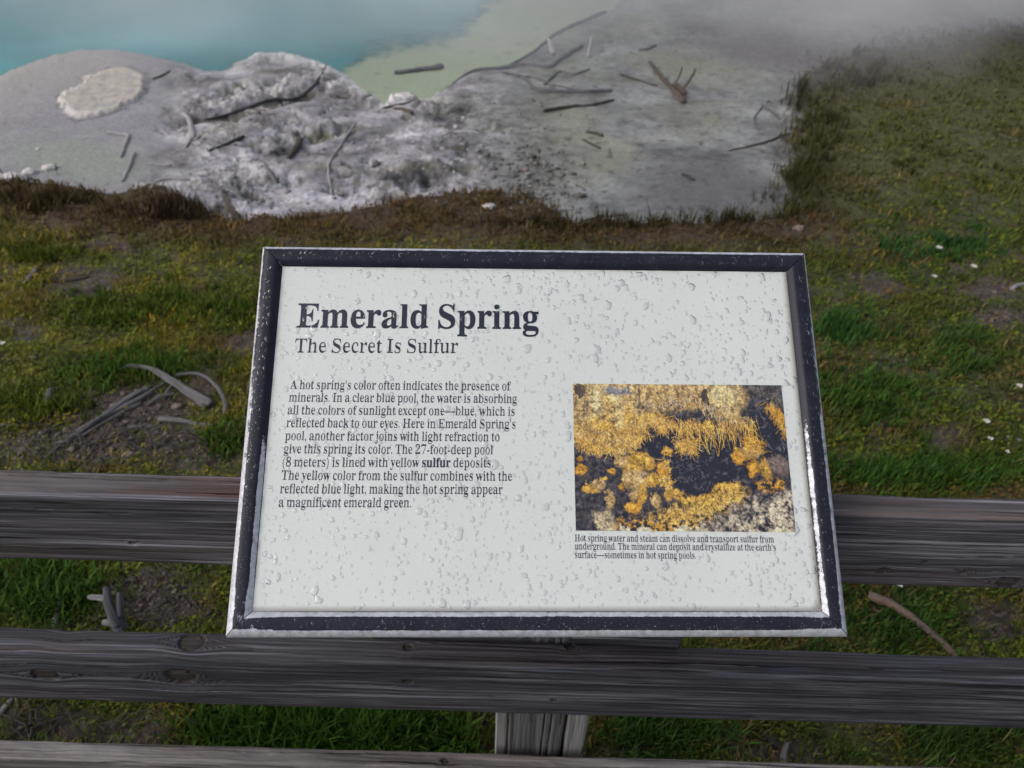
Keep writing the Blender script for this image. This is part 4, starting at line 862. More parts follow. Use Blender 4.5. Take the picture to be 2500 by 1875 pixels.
# crystal lumps
for cx, cy, rx, ry, a, col in [(.23, .54, .045, .055, 0, tan), (.30, .52, .06, .055, 0, gold), (.345, .55, .035, .05, 20, gold), (.27, .60, .05, .05, 0, gold), (.25, .66, .03, .07, 10, tan), (.31, .66, .05, .065, 0, tan),
        (.36, .66, .03, .05, 0, gold), (.27, .74, .03, .07, 0, tan), (.31, .76, .025, .08, 12, gold), (.27, .85, .04, .04, 0, amber), (.37, .80, .022, .055, -12, tan), (.41, .62, .025, .08, -8, amber), (.425, .72, .02, .09, -5, gold),
        (.03, .60, .035, .04, 0, amber), (.17, .61, .022, .022, 0, amber), (.055, .72, .03, .035, 0, gold), (.11, .70, .03, .045, 0, tan), (.085, .74, .02, .02, 0, gold), (.155, .80, .022, .07, 5, tan), (.21, .71, .014, .03, 0, amber), (.02, .52, .018, .02, 0, amber), (.14, .66, .02, .02, 0, gold),
        (.77, .50, .035, .06, 0, amber), (.83, .47, .05, .045, 0, tan * .9), (.83, .58, .03, .07, 8, amber), (.89, .58, .028, .08, -8, gold * .8), (.43, .47, .028, .03, 0, gold), (.425, .54, .016, .02, 0, amber),
        (.955, .56, .05, .08, -30, np.array([.20, .15, .13]))]:
    bb = blob((u_ + .016 * q1 + .010 * q2) * AS, v_ + .022 * q2, cx * AS, cy, rx * AS * 1.0, ry, a)
    lay(shade(col, .7) * np.clip(1.2 - .55 * bb, .3, 1.3)[..., None], sstep(1.1, .85, bb))
lay(shade((.20, .16, .15)), (blob(u_, v_, .315, .635, .012, .022) < 1) * .7)
# gold rim under the hollow, pale rock in the corner
arcd = polyline_d((u_ + .012 * q1) * AS, v_ + .02 * q2, [(.45 * AS, .74), (.50 * AS, .79), (.56 * AS, .805), (.63 * AS, .78), (.66 * AS, .72), (.74 * AS, .70)])
lay(shade(gold), sstep(.045, .020, arcd) * np.clip(.9 + q2, 0, 1))
lay(shade(gold * np.array([.95, 1.05, 1.3])), np.clip(spoly([(.42, .86), (.52, .82), (.64, .80), (.78, .70), (.78, .80), (.62, .92), (.50, 1.0), (.36, 1.02), (.30, .95)], .05, .04) * (.75 + 1.8 * q2), 0, 1))
lay(shade(amber), np.clip(spoly([(.84, .68), (.97, .66), (.97, .72), (.86, .74)], .03) * (.5 + 2 * q2), 0, 1))
lay(shade((.30, .25, .20), 1.5), np.clip(spoly([(.66, .85), (.80, .78), (1.1, .68), (1.1, 1.1), (.55, 1.1), (.58, .95)], .04, .05) * (.7 + 1.2 * q1 + q2), 0, 1))
lay(shade(bone, .8), np.clip(spoly([(.74, .92), (.86, .82), (1.1, .74), (1.1, .93), (.9, .98), (.66, 1.1)], .04, .05) * (.55 + 1.5 * q1 + q2), 0, 1))
lay(shade((.52, .42, .27), .6), spoly([(.09, .88), (.15, .88), (.18, .96), (.18, 1.1), (.10, 1.1)], .02))
lay(shade(amber * .8), np.clip(spoly([(.18, .90), (.42, .93), (.44, 1.0), (.18, 1.0)], .03) * (.2 + 2.4 * q2), 0, 1))
for cx, r_ in [(.22, .03), (.31, .035), (.49, .045), (.57, .035), (.93, .05)]:
    lay(shade((.62, .56, .38), .5), sstep(1.1, .8, blob((u_ + .01 * q1) * AS, v_ + .02 * q2, cx * AS, 1.0, r_ * AS, .035)))
# needles
def needles(n, path, ang, spread, ln, cols, rs):
    r_ = np.random.default_rng(rs)
    P_ = np.array(path, float)
    for k in range(n):
        t = r_.random() * (len(P_) - 1); i = int(t); f_ = t - i
        x, y = P_[i] * (1 - f_) + P_[i + 1] * f_
        x += r_.normal() * .012; y += r_.normal() * .018
        a = math.radians(ang + r_.normal() * spread); L = ln * r_.uniform(.4, 1.5)
        col = cols[r_.integers(len(cols))] * r_.uniform(.45, 1.35)
        m_ = int(L * PH * 1.6) + 3
        for s_ in np.linspace(0, 1, m_):
            xi = (x + math.cos(a) * L * s_ / AS) * (PW - 1); yi = (y + math.sin(a) * L * s_) * (PH - 1)
            i0, j0 = int(xi), int(yi)
            if 0 <= i0 < PW and 0 <= j0 < PH:
                img[i0, j0] = img[i0, j0] * .25 + col * .75
GC = [gold, amber, tan, gold * 1.2]
needles(300, [(.36, .25), (.42, .27), (.48, .27), (.55, .27), (.62, .27), (.70, .27), (.78, .25), (.86, .26)], 85, 22, .07, GC, 1)
needles(90, [(.50, .30), (.58, .31), (.68, .32), (.80, .33), (.86, .32)], 88, 14, .11, [gold, gold * 1.25], 2)
needles(200, [(.30, .24), (.36, .22), (.40, .22), (.42, .28)], 75, 40, .05, GC, 3)
needles(380, [(.0, .38), (.06, .42), (.12, .44), (.20, .44), (.28, .40), (.34, .32)], 80, 40, .05, GC, 4)
needles(500, [(.02, .28), (.10, .34), (.22, .36), (.30, .30)], 85, 50, .05, [tan, gold, amber * .7, tan * .5], 5)
needles(160, [(.47, .41), (.51, .41), (.55, .42), (.54, .45)], 40, 60, .055, GC, 6)
needles(160, [(.40, .68), (.44, .70), (.42, .55)], -60, 60, .03, GC, 7)
needles(220, [(.92, .14), (.97, .18), (.99, .25), (1., .33)], 80, 35, .05, [amber, gold * .7], 8)
needles(240, [(.80, .42), (.84, .40), (.88, .45), (.76, .5)], -80, 60, .03, [amber, gold * .8], 9)
needles(420, [(.35, .12), (.5, .1), (.62, .15), (.68, .2), (.75, .22), (.8, .25)], 88, 35, .03, [tan, gold * .7, bone], 10)
needles(520, [(.42, .90), (.55, .86), (.66, .82), (.76, .74)], 10, 80, .022, [gold, gold * 1.3, tan, amber * .5], 11)
needles(200, [(.84, .02), (.95, .08), (.98, .14)], 60, 80, .02, [bone * .5, bone * .3, navy], 12)
# fine print-scale grain
q5 = fbm(u_ * 55 * AS, v_ * 55, 3, 121, .7); q6 = fbm(u_ * 18 * AS, v_ * 22, 4, 122, .65)
lum = img.max(-1, keepdims=True)
img = np.where(lum > .12, img * np.clip(1.0 + 0.50 * q5[..., None] + .55 * q6[..., None], .2, 1.5), img)
img = img + (lum < .12) * np.array([.075, .07, .072]) * np.clip(q6 * 2.2 + q5 - .35, 0, 1)[..., None]
img *= (1 + .30 * q3[..., None])
img = np.clip(img, 0.006, 0.75)
c4 = [at(p) for p in ((1398.2, 936.8), (1907.2, 940.8), (1942.5, 1299.4), (1405.8, 1295.4))]
Pu = (c4[0][0] * (1 - u_) + c4[1][0] * u_) * (1 - v_) + (c4[3][0] * (1 - u_) + c4[2][0] * u_) * v_
Pv = (c4[0][1] * (1 - u_) + c4[1][1] * u_) * (1 - v_) + (c4[3][1] * (1 - u_) + c4[2][1] * u_) * v_
g = NT("printed_picture_ink")
g.bsdf(Base_Color=g.attr("print", "Color"), Roughness=0.28)
pic = mesh_obj("printed_picture", sp(Pu.ravel(), Pv.ravel(), -0.0007), (grid_faces(PW, PH), None), g.m, sign, smooth=False)
attr(pic, "print", img.reshape(-1, 3), 'FLOAT_COLOR')
pic["label"] = "printed photo of golden yellow crystals around a dark hollow"

# ------------------------------------------------------------------ rain drops on panel and frame
g = NT("rain_water")
lw = g.n("LayerWeight", Blend=0.5)
rim_shade = g.ramp(lw.outputs["Facing"], [(0.17, (1, 1, 1)), (0.33, (0.86, 0.875, 0.89)), (0.55, (0.50, 0.52, 0.55))])  # dark edge tint stands in for refraction shading at the drop rims
tr = g.n("BsdfTransparent", Color=rim_shade)
gl = g.n("BsdfGlossy", Roughness=0.12)
fz = g.n("Fresnel", IOR=1.33)
mxr = g.n("MixShader", Fac=fz.outputs[0]); g.set(mxr.inputs[1], tr.outputs[0]); g.set(mxr.inputs[2], gl.outputs[0])
g.t.links.new(mxr.outputs[0], g.out.inputs[0])
DV, DQ, DT = [], [], []
dn_ = 0
def drop(u, v, r, h0, hh, el, rot, wob, rr):
    global dn_
    K, RN = 16, 4
    th_ = np.linspace(0, 2 * math.pi, K, endpoint=False)
    ro = 1 + sum(wob * rr.normal() / (k ** 0.7) * np.cos(k * th_ + rr.uniform(0, 6.3)) for k in (1, 2, 3, 4))
    ro = np.clip(ro, 0.35, 1.9)
    sag = 0.55 * r * el
    pts = [sp(np.array([u]), np.array([v + sag]), np.array([h0 + hh]))]
    for k in range(1, RN + 1):
        s_ = math.sin(k / RN * math.pi / 2)
        hz = (1 - s_ ** 2.0) ** 0.8 if k < RN else -0.06
        x = np.cos(th_) * ro * r * s_; y = np.sin(th_) * ro * r * s_ * el
        xr = x * math.cos(rot) - y * math.sin(rot); yr = x * math.sin(rot) + y * math.cos(rot)
        pts.append(sp(u + xr, v + yr + sag * (1 - s_), np.full(K, h0 + hh * hz)))
    DV.append(np.concatenate([p_.reshape(-1, 3) for p_ in pts]))
    j = np.arange(K); j2 = (j + 1) % K
    DT.append(np.stack([np.zeros(K, int), 1 + j, 1 + j2], 1) + dn_)
    for k in range(RN - 1):
        o = 1 + k * K
        DQ.append(np.stack([o + j, o + K + j, o + K + j2, o + j2], 1) + dn_)
    dn_ += 1 + RN * K
rr = np.random.default_rng(5)
placed = []
cell = {}
def free(u, v, r):
    ci, cj = int(u / .01), int(v / .01)
    for a in range(ci - 1, ci + 2):
        for b in range(cj - 1, cj + 2):
            for (x, y, q) in cell.get((a, b), ()):
                if (x - u) ** 2 + (y - v) ** 2 < (q + r) ** 2 * 0.85: return False
    cell.setdefault((ci, cj), []).append((u, v, r)); return True
for size, n, wob in ((0.0042, 60, .26), (0.0031, 220, .22), (0.0022, 700, .17), (0.0015, 1500, .12), (0.0010, 1800, .08)):
    for _ in range(n):
        u = rr.uniform(IN + .003, SW - IN - .003); v = rr.uniform(IN + .003, SH - IN - .003)
        if rr.random() < 0.35 * (1 if pn(u * 14, v * 14, 6) < -.05 else 0): continue
        r = size * rr.uniform(.7, 1.25)
        if not free(u, v, r): continue
        drop(u, v, r, -0.0010, r * rr.uniform(.30, .42), rr.uniform(.7, 1.6), rr.normal() * .35, wob, rr)
for side in range(4):
    for _ in range((280, 120, 150, 130)[side]):
        t = rr.random() * (0.75 if side in (2, 3) else 1); e = rr.uniform(.0095, .0185)
        u, v = ((t * (SW - .06) + .03, e), (t * (SW - .06) + .03, SH - e), (e, t * (SH - .06) + .03), (SW - e, t * (SH - .06) + .03))[side]
        r = rr.choice([.0009, .0014, .0021, .0030, .0038], p=[.3, .3, .22, .12, .06]) * rr.uniform(.8, 1.2)
        r = min(r, .0205 - e + .001, e - .008)
        if r < .0005 or not free(u, v, r): continue
        drop(u, v, r, 0.0052, r * rr.uniform(.14, .24), rr.uniform(.8, 1.4), rr.normal() * .4, .22, rr)
ro_ = mesh_obj("raindrops", np.concatenate(DV), (np.concatenate(DQ), np.concatenate(DT)), g.m)
prop(ro_, "clear raindrops beaded over the sign panel and frame", "raindrops", None, "stuff")

# ------------------------------------------------------------------ grass and moss
gr_ = np.random.default_rng(21)
GV, GQ, GT, GCOL = [], [], [], []
def blades(cx, cy, n, spread, hh, ww, col, lean, cvar=.22):
    """arrays of tuft centres -> blades"""
    m_ = len(cx)
    bx = np.repeat(cx, n) + gr_.normal(size=m_ * n) * np.repeat(spread, n)
    by = np.repeat(cy, n) + gr_.normal(size=m_ * n) * np.repeat(spread, n)
    bz, zz = ground(bx, by)
    ok = (zz['sinter'] < 0.45) | (gr_.random(len(bx)) < 0.12)
    ok &= zz['lake'] < -10
    N = len(bx)
    az = gr_.uniform(0, 2 * math.pi, N)
    H = np.repeat(hh, n) * gr_.uniform(.45, 1.25, N); Wd = np.repeat(ww, n) * gr_.uniform(.6, 1.3, N)
    ln = gr_.uniform(.1, 1.0, N) * lean
    dx, dy = np.cos(az), np.sin(az); sx, sy = -dy, dx
    hz = H * np.sqrt(np.maximum(0.12, 1 - (ln * .8) ** 2))
    b = np.stack([bx, by, bz - .004], -1)
    S = np.stack([sx, sy, 0 * sx], -1) * Wd[:, None] / 2
    D1 = np.stack([dx * H * ln * .35, dy * H * ln * .35, hz * .55], -1)
    D2 = np.stack([dx * H * ln, dy * H * ln, hz], -1)
    V = np.stack([b - S * .8, b + S * .8, b + D1 + S, b + D1 - S, b + D2], 1)[ok]
    C = np.repeat(col, n, 0) * np.clip(1 + cvar * gr_.normal(size=(N, 1)), .35, 1.9)
    C = np.clip(C, .004, .6)[ok]
    o = sum(len(x) for x in GV) * 5
    k = np.arange(len(V)) * 5 + o
    GV.append(V); GCOL.append(np.repeat(C, 5, 0))
    GQ.append(np.stack([k, k + 1, k + 2, k + 3], 1)); GT.append(np.stack([k + 3, k + 2, k + 4], 1))
# tufts spread evenly over the view angle, so the near ones stand closer together
NT_ = 26000
ta = np.radians(gr_.uniform(12.4, 76, NT_)); y_ = (CAM_H + 0.1) / np.tan(ta)
x_ = gr_.uniform(-1.1, 1.1, NT_) * (0.60 * y_ + 0.95)
_, tz = ground(x_, y_)
b_ = bare_mask(tz['px'], tz['py'], tz['n1'], tz['n2'])
fb = fbm(x_ * 3.0, y_ * 3.0, 4, 140); fb2 = fbm(x_ * 1.3, y_ * 1.3, 3, 141)
keep = (tz['sin_d'] < 14) & (tz['lake'] < -30) & (gr_.random(NT_) > 0.90 * b_) & (gr_.random(NT_) < np.clip(0.75 + 1.6 * fb, 0.12, 1)) & (y_ > .66)
x_, y_, fb, fb2, b_ = x_[keep], y_[keep], fb[keep], fb2[keep], b_[keep]
T = {k: v[keep] for k, v in tz.items()}
lf = sstep(1500, 800, T['px'])
olive = np.array([.175, .155, .016]); grn = np.array([.074, .122, .013]); deep = np.array([.038, .072, .014]); brown = np.array([.085, .055, .024]); straw = np.array([.17, .13, .065])
m_ = len(x_)
cc = np.tile(grn, (m_, 1))
cc = mixc(cc, olive, np.clip(lf * (.65 + 1.2 * fb2) * sstep(1250, 950, T['py']), 0, 1))
cc = mixc(cc, deep, np.clip((1 - lf) * (.45 + 1.5 * fb2), 0, .9))
cc = mixc(cc, np.array([.085, .080, .016]), np.clip((1 - lf) * (fb * 2.2 - .2), 0, .7))
fringe = sstep(-190, -60, T['sin_d'] + 50 * T['n1']) * sstep(660, 560, T['py'])
cc = mixc(cc, brown * .75, .88 * np.clip(fringe + .25 * fb, 0, 1))
cc = mixc(cc, np.array([.19, .15, .018]), .7 * np.clip(fbm(x_ * 7, y_ * 7, 3, 161) * 2.6 - .35, 0, 1) * lf)
cc = mixc(cc, np.array([.095, .055, .022]), .7 * np.clip(fbm(x_ * 5, y_ * 6, 4, 162) * 2.6 - .4, 0, 1))
farr = sstep(1880, 1980, T['px']) * sstep(560, 330, T['py'])
cc = mixc(cc, np.array([.080, .080, .022]), .8 * farr)
dry = gr_.random(m_) < (.10 + .35 * (b_ > .3) + .12 * (fb2 > .15))
cc = np.where(dry[:, None], mixc(cc, straw, np.full(m_, .65)), cc)
yellow = gr_.random(m_) < .06
cc = np.where(yellow[:, None], cc * np.array([2.0, 1.45, 1.0]), cc)
cc = cc * 1.12
dist = np.hypot(x_, y_)
hh = (.014 + .018 * np.clip(.5 + 1.5 * fb, 0, 1)) * gr_.uniform(.6, 1.5, m_) * (1 + .14 * np.clip(dist - 1.5, 0, 4))
hh = hh * (1 - .2 * farr)
hh = hh * (1 + .5 * fringe * (gr_.random(m_) < .25))
blades(x_, y_, 10, .012 + .007 * dist, hh, .0026 + .0012 * dist, cc, 1.15)
# small flat leaves of moss and creeping plants
def leaves(x, y, size, col):
    N = len(x)
    z, zz = ground(x, y)
    ok = (zz['sinter'] < .4) & (zz['lake'] < -10)
    az = gr_.uniform(0, 2 * math.pi, N); ti = gr_.uniform(-.1, .75, N)
    d = np.stack([np.cos(az) * np.cos(ti), np.sin(az) * np.cos(ti), np.sin(ti)], -1) * size[:, None]
    s = np.stack([-np.sin(az), np.cos(az), gr_.normal(size=N) * .3], -1) * (size * .32)[:, None]
    b = np.stack([x, y, z + gr_.uniform(.0, .016, N)], -1)
    V = np.stack([b - s * .3, b + s * .3, b + d * .55 + s, b + d * .55 - s, b + d], 1)[ok]
    o = sum(len(q) for q in GV) * 5
    k = np.arange(len(V)) * 5 + o
    GV.append(V); GCOL.append(np.repeat(np.clip(col * np.clip(1 + .22 * gr_.normal(size=(N, 1)), .4, 1.7), .004, .6)[ok], 5, 0))
    GQ.append(np.stack([k, k + 1, k + 2, k + 3], 1)); GT.append(np.stack([k + 3, k + 2, k + 4], 1))
NL = 230000
ta = np.radians(gr_.uniform(12.4, 72, NL)); ly = (CAM_H + .1) / np.tan(ta); lx = gr_.uniform(-1.1, 1.1, NL) * (.60 * ly + .95)
_, lz = ground(lx, ly)
far_leaf = sstep(1880, 1980, lz['px']) * sstep(600, 330, lz['py'])
lb_ = bare_mask(lz['px'], lz['py'], lz['n1'], lz['n2'])
f1 = fbm(lx * 4.5, ly * 4.5, 4, 150); f2 = fbm(lx * 1.8, ly * 1.8, 3, 151); f3 = fbm(lx * 11, ly * 11, 3, 152)
ok = (lz['sin_d'] < 6) & (ly > .66) & (gr_.random(NL) > .95 * lb_) & (gr_.random(NL) < np.clip(.7 + 1.3 * f3 + .6 * f1, .08, 1))
lx, ly, f1, f2, f3 = [q[ok] for q in (lx, ly, f1, f2, f3)]; lz = {k: q[ok] for k, q in lz.items()}
lc = np.tile(np.array([.108, .124, .012]), (len(lx), 1))
lw_ = sstep(1500, 900, lz['px'])
lc = mixc(lc, np.array([.190, .170, .014]), np.clip(lw_ * (.55 + 1.6 * f2) * sstep(1300, 950, lz['py']), 0, 1))
lc = mixc(lc, np.array([.055, .095, .014]), np.clip(.1 + 2.2 * f1, 0, 1))
lc = mixc(lc, np.array([.120, .085, .026]), np.clip((1 - lw_) * (f2 * 2.4 - .05), 0, .8))
lc = mixc(lc, np.array([.185, .155, .018]), .8 * np.clip(fbm(lx * 7, ly * 7, 3, 161) * 2.6 - .35, 0, 1) * lw_)
lc = mixc(lc, np.array([.105, .052, .022]), .8 * np.clip(fbm(lx * 5, ly * 6, 4, 162) * 2.6 - .40, 0, 1))
lc = mixc(lc, np.array([.030, .044, .012]), .8 * np.clip(fbm(lx * 6, ly * 6, 4, 163) * 2.6 - .25, 0, 1))
lc = mixc(lc, np.array([.085, .045, .024]), .9 * np.clip(sstep(-190, -70, lz['sin_d'] + 50 * lz['n1']) * sstep(660, 560, lz['py']) + .2 * f1, 0, 1))
lc = mixc(lc, np.array([.090, .088, .026]), .75 * sstep(1880, 1980, lz['px']) * sstep(560, 330, lz['py']))
lc = lc * 1.18
leaves(lx, ly, (.0052 + .0030 * np.hypot(lx, ly)) * gr_.uniform(.6, 1.5, len(lx)), lc)
# lusher clumps of broad blades (photograph regions: x, y, rx, ry, tufts, height, width)
for cx, cy, rx, ry, n, h_, w_, col in [(850, 1800, 340, 62, 260, .075, .0055, (.050, .110, .014)), (120, 1450, 150, 62, 150, .055, .0050, (.055, .120, .018)), (1620, 1790, 170, 60, 90, .055, .0040, (.040, .090, .016)),
                                  (2200, 1500, 190, 90, 120, .040, .0045, (.045, .100, .018)), (2350, 1800, 180, 60, 90, .050, .0035, (.050, .095, .02)), (330, 900, 170, 45, 120, .055, .0050, (.060, .120, .016)),
                                  (2060, 800, 80, 50, 60, .06, .005, (.040, .105, .02)), (2120, 970, 170, 60, 110, .055, .0050, (.045, .100, .016)), (2240, 1150, 250, 45, 160, .050, .0045, (.045, .105, .016)),
                                  (2300, 600, 160, 40, 60, .06, .006, (.035, .10, .022)), (2350, 850, 120, 60, 80, .05, .005, (.05, .10, .018)), (560, 1080, 60, 40, 40, .045, .005, (.06, .115, .016)),
                                  (100, 990, 110, 40, 60, .05, .005, (.085, .12, .016)), (500, 760, 160, 60, 110, .05, .006, (.085, .125, .016)), (250, 760, 120, 50, 80, .05, .006, (.075, .115, .014)),
                                  (100, 620, 120, 30, 50, .06, .006, (.09, .115, .014)), (2020, 1620, 60, 60, 40, .045, .004, (.05, .10, .018)), (1500, 1580, 300, 20, 60, .045, .004, (.06, .085, .018)),
                                  (1120, 1590, 200, 20, 40, .045, .004, (.06, .085, .018)), (1720, 535, 230, 16, 60, .11, .005, (.050, .048, .014)), (1400, 545, 260, 16, 50, .07, .005, (.050, .040, .014)), (1950, 430, 50, 90, 60, .11, .006, (.05, .05, .016)), (1880, 470, 60, 40, 26, .08, .005, (.05, .048, .016)), (1990, 330, 60, 90, 50, .10, .007, (.055, .055, .018)), (1900, 250, 40, 60, 10, .07, .005, (.05, .05, .018)), (2080, 180, 120, 50, 40, .10, .008, (.055, .055, .02)),
                                  (1950, 230, 30, 60, 26, .14, .007, (.04, .04, .016)), (2300, 330, 260, 140, 60, .06, .009, (.085, .090, .022)), (120, 500, 150, 25, 60, .08, .006, (.06, .045, .016)), (420, 520, 90, 25, 50, .09, .006, (.05, .032, .018))]:
    k = gr_.normal(size=(n, 2)) * .5
    pts = on_ground_many(cx + k[:, 0] * rx, np.minimum(cy + k[:, 1] * ry, 1900))
    blades(pts[:, 0], pts[:, 1], 16, np.full(n, .018), np.full(n, h_) * gr_.uniform(.6, 1.2, n), np.full(n, w_), np.tile(np.array(col), (n, 1)) * gr_.uniform(.6, 1.4, (n, 1)), .85)
# dry stalks near the rails
k = 420
pxs = gr_.uniform(0, 2500, k); pys = gr_.uniform(1380, 1870, k)
pts = on_ground_many(pxs, pys)
blades(pts[:, 0], pts[:, 1], 5, np.full(k, .02), np.full(k, .06), np.full(k, .0016), np.tile(straw, (k, 1)) * gr_.uniform(.3, 1.3, (k, 1)), 1.1)
g = NT("grass_blades")
cb = g.attr("tint", "Color")
dg = g.n("BsdfPrincipled", Base_Color=cb, Roughness=0.6, Specular_IOR_Level=0.12)
tg = g.n("BsdfTranslucent", Color=cb)
mx = g.n("MixShader", Fac=0.28); g.set(mx.inputs[1], dg.outputs[0]); g.set(mx.inputs[2], tg.outputs[0])
g.t.links.new(mx.outputs[0], g.out.inputs[0])
gro = mesh_obj("grass", np.concatenate(GV).reshape(-1, 3), (np.concatenate(GQ), np.concatenate(GT)), g.m, smooth=False)
attr(gro, "tint", np.concatenate(GCOL), 'FLOAT_COLOR')
prop(gro, "low green, olive and brown grass on the bank", "grass", None, "stuff")

# ------------------------------------------------------------------ tubes for driftwood
def wood_stick_mat(name, a, b, c_, rough=.7):
    g = NT(name)
    gc = g.attr("grain", "Vector")
    n1_ = g.noise(g.vmul(gc, (5, 4, 4)), 1.6, 4, .65); n2_ = g.noise(g.vmul(gc, (4, 9, 9)), 1.5, 4, .7)
    col = g.ramp(g.math('ADD', g.math('MULTIPLY', n1_, .5), g.math('MULTIPLY', n2_, .5)), [(.40, a), (.5, b), (.62, c_)])
    g.bsdf(Base_Color=col, Roughness=rough, Normal=g.bump(n2_, 1.0, .008))
    return g.m
SM = {'pale': wood_stick_mat("bleached_driftwood", (.22, .21, .22), (.42, .40, .41), (.58, .56, .56)),
      'grey': wood_stick_mat("grey_driftwood", (.07, .066, .068), (.19, .18, .185), (.34, .33, .335)),
      'dark': wood_stick_mat("dark_wet_wood", (.018, .016, .016), (.045, .040, .038), (.10, .088, .08)),
      'brown': wood_stick_mat("brown_rotting_wood", (.03, .021, .017), (.085, .058, .045), (.17, .125, .10)),
      'orange': wood_stick_mat("lichen_spotted_wood", (.10, .085, .085), (.20, .165, .15), (.46, .20, .07)),
      'slate': wood_stick_mat("slate_and_hazed_twigs", (.05, .05, .06), (.13, .13, .145), (.24, .24, .26))}  # this grey also paints steam fade onto the far dark boughs
def tube(pts, radii, seed, K=9, per=9, flat=1.0):
    pts = np.array(pts, float); radii = np.array(radii, float)
    n = len(pts)
    T_ = np.linspace(0, n - 1, (n - 1) * per + 1)
    i = np.minimum(T_.astype(int), n - 2); f_ = (T_ - i)[:, None]
    p0 = pts[np.maximum(i - 1, 0)]; p1 = pts[i]; p2 = pts[i + 1]; p3 = pts[np.minimum(i + 2, n - 1)]
    C = .5 * ((2 * p1) + (-p0 + p2) * f_ + (2 * p0 - 5 * p1 + 4 * p2 - p3) * f_ ** 2 + (-p0 + 3 * p1 - 3 * p2 + p3) * f_ ** 3)
    r = np.interp(T_, np.arange(n), radii)
    s = np.concatenate([[0], np.cumsum(np.linalg.norm(np.diff(C, axis=0), axis=1))])
    C = C + np.stack([pn(s * 14, s * 0 + seed, 1), pn(s * 14, s * 0 + seed, 2), .5 * pn(s * 14, s * 0 + seed, 3)], -1) * r[:, None] * .6
    d = np.gradient(C, axis=0); d /= np.linalg.norm(d, axis=1)[:, None] + 1e-9
    up = np.array([0, 0, 1.0]) + 0 * d
    up = np.where(np.abs(d[:, 2:3]) > .9, np.array([0, 1.0, 0]), up)
    sx = np.cross(d, up); sx /= np.linalg.norm(sx, axis=1)[:, None] + 1e-9
    sy = np.cross(sx, d)
    A = np.linspace(0, 2 * math.pi, K, endpoint=False)
    Ag, Sg = np.meshgrid(A, s)
    tp = .72 + .28 * np.clip(np.minimum(s, s[-1] - s) / (1.5 * r.max() + 1e-6), 0, 1)
    rr_ = (r * tp)[:, None] * (1 + .30 * fbm(Sg * 16, np.cos(Ag) * 1.6 + seed, 3, 4) + .35 * fbm(Sg * 5, np.sin(Ag) * 2.2 + seed, 3, 6) - .35 * np.maximum(0, fbm(Sg * 3 + 5, Ag * 1.3 + seed, 3, 9) - .05))
    V = C[:, None] + sx[:, None] * (np.cos(A)[None] * rr_)[..., None] + sy[:, None] * (np.sin(A)[None] * rr_)[..., None] * flat
    return V.reshape(-1, 3), len(s), K, np.stack([Sg, np.cos(Ag), np.sin(Ag) + seed], -1).reshape(-1, 3)
def stick_mesh(name, parts, mat, seed, parent=None, origin=None, lift=.42, flat=1.0):
    V, Fc, G_, nn = [], [], [], 0
    for k, (pp, r0, r1, heights) in enumerate(parts):
        W_ = list(on_ground_many(*np.array(pp, float).T))
        nrad = np.linspace(r0, r1, len(W_))
        rad = []
        for q_, rp in zip(W_, nrad): rad.append(rp * ((q_ - EYE) @ _F) / F_PX)
        W_ = [q_ + np.array([0, 0, rd * lift + hz]) for q_, rd, hz in zip(W_, rad, heights if heights else [0] * len(W_))]
        v, ns_, K, gc = tube(W_, rad, seed + k * 1.7, K=14, per=14, flat=flat)
        Fc += [tuple(x + nn for x in f) for f in grid_faces(ns_, K, True)]
        Fc += [tuple(nn + j for j in range(K))[::-1], tuple(nn + (ns_ - 1) * K + j for j in range(K))]
        V.append(v); G_.append(gc); nn += len(v)
    V = np.concatenate(V)
    if origin is None and parent is None: origin = [V[:, 0].mean(), V[:, 1].mean(), V[:, 2].min()]
    o = mesh_obj(name, V, Fc, mat, parent, True, origin)
    attr(o, "grain", np.concatenate(G_), 'FLOAT_VECTOR')
    return o
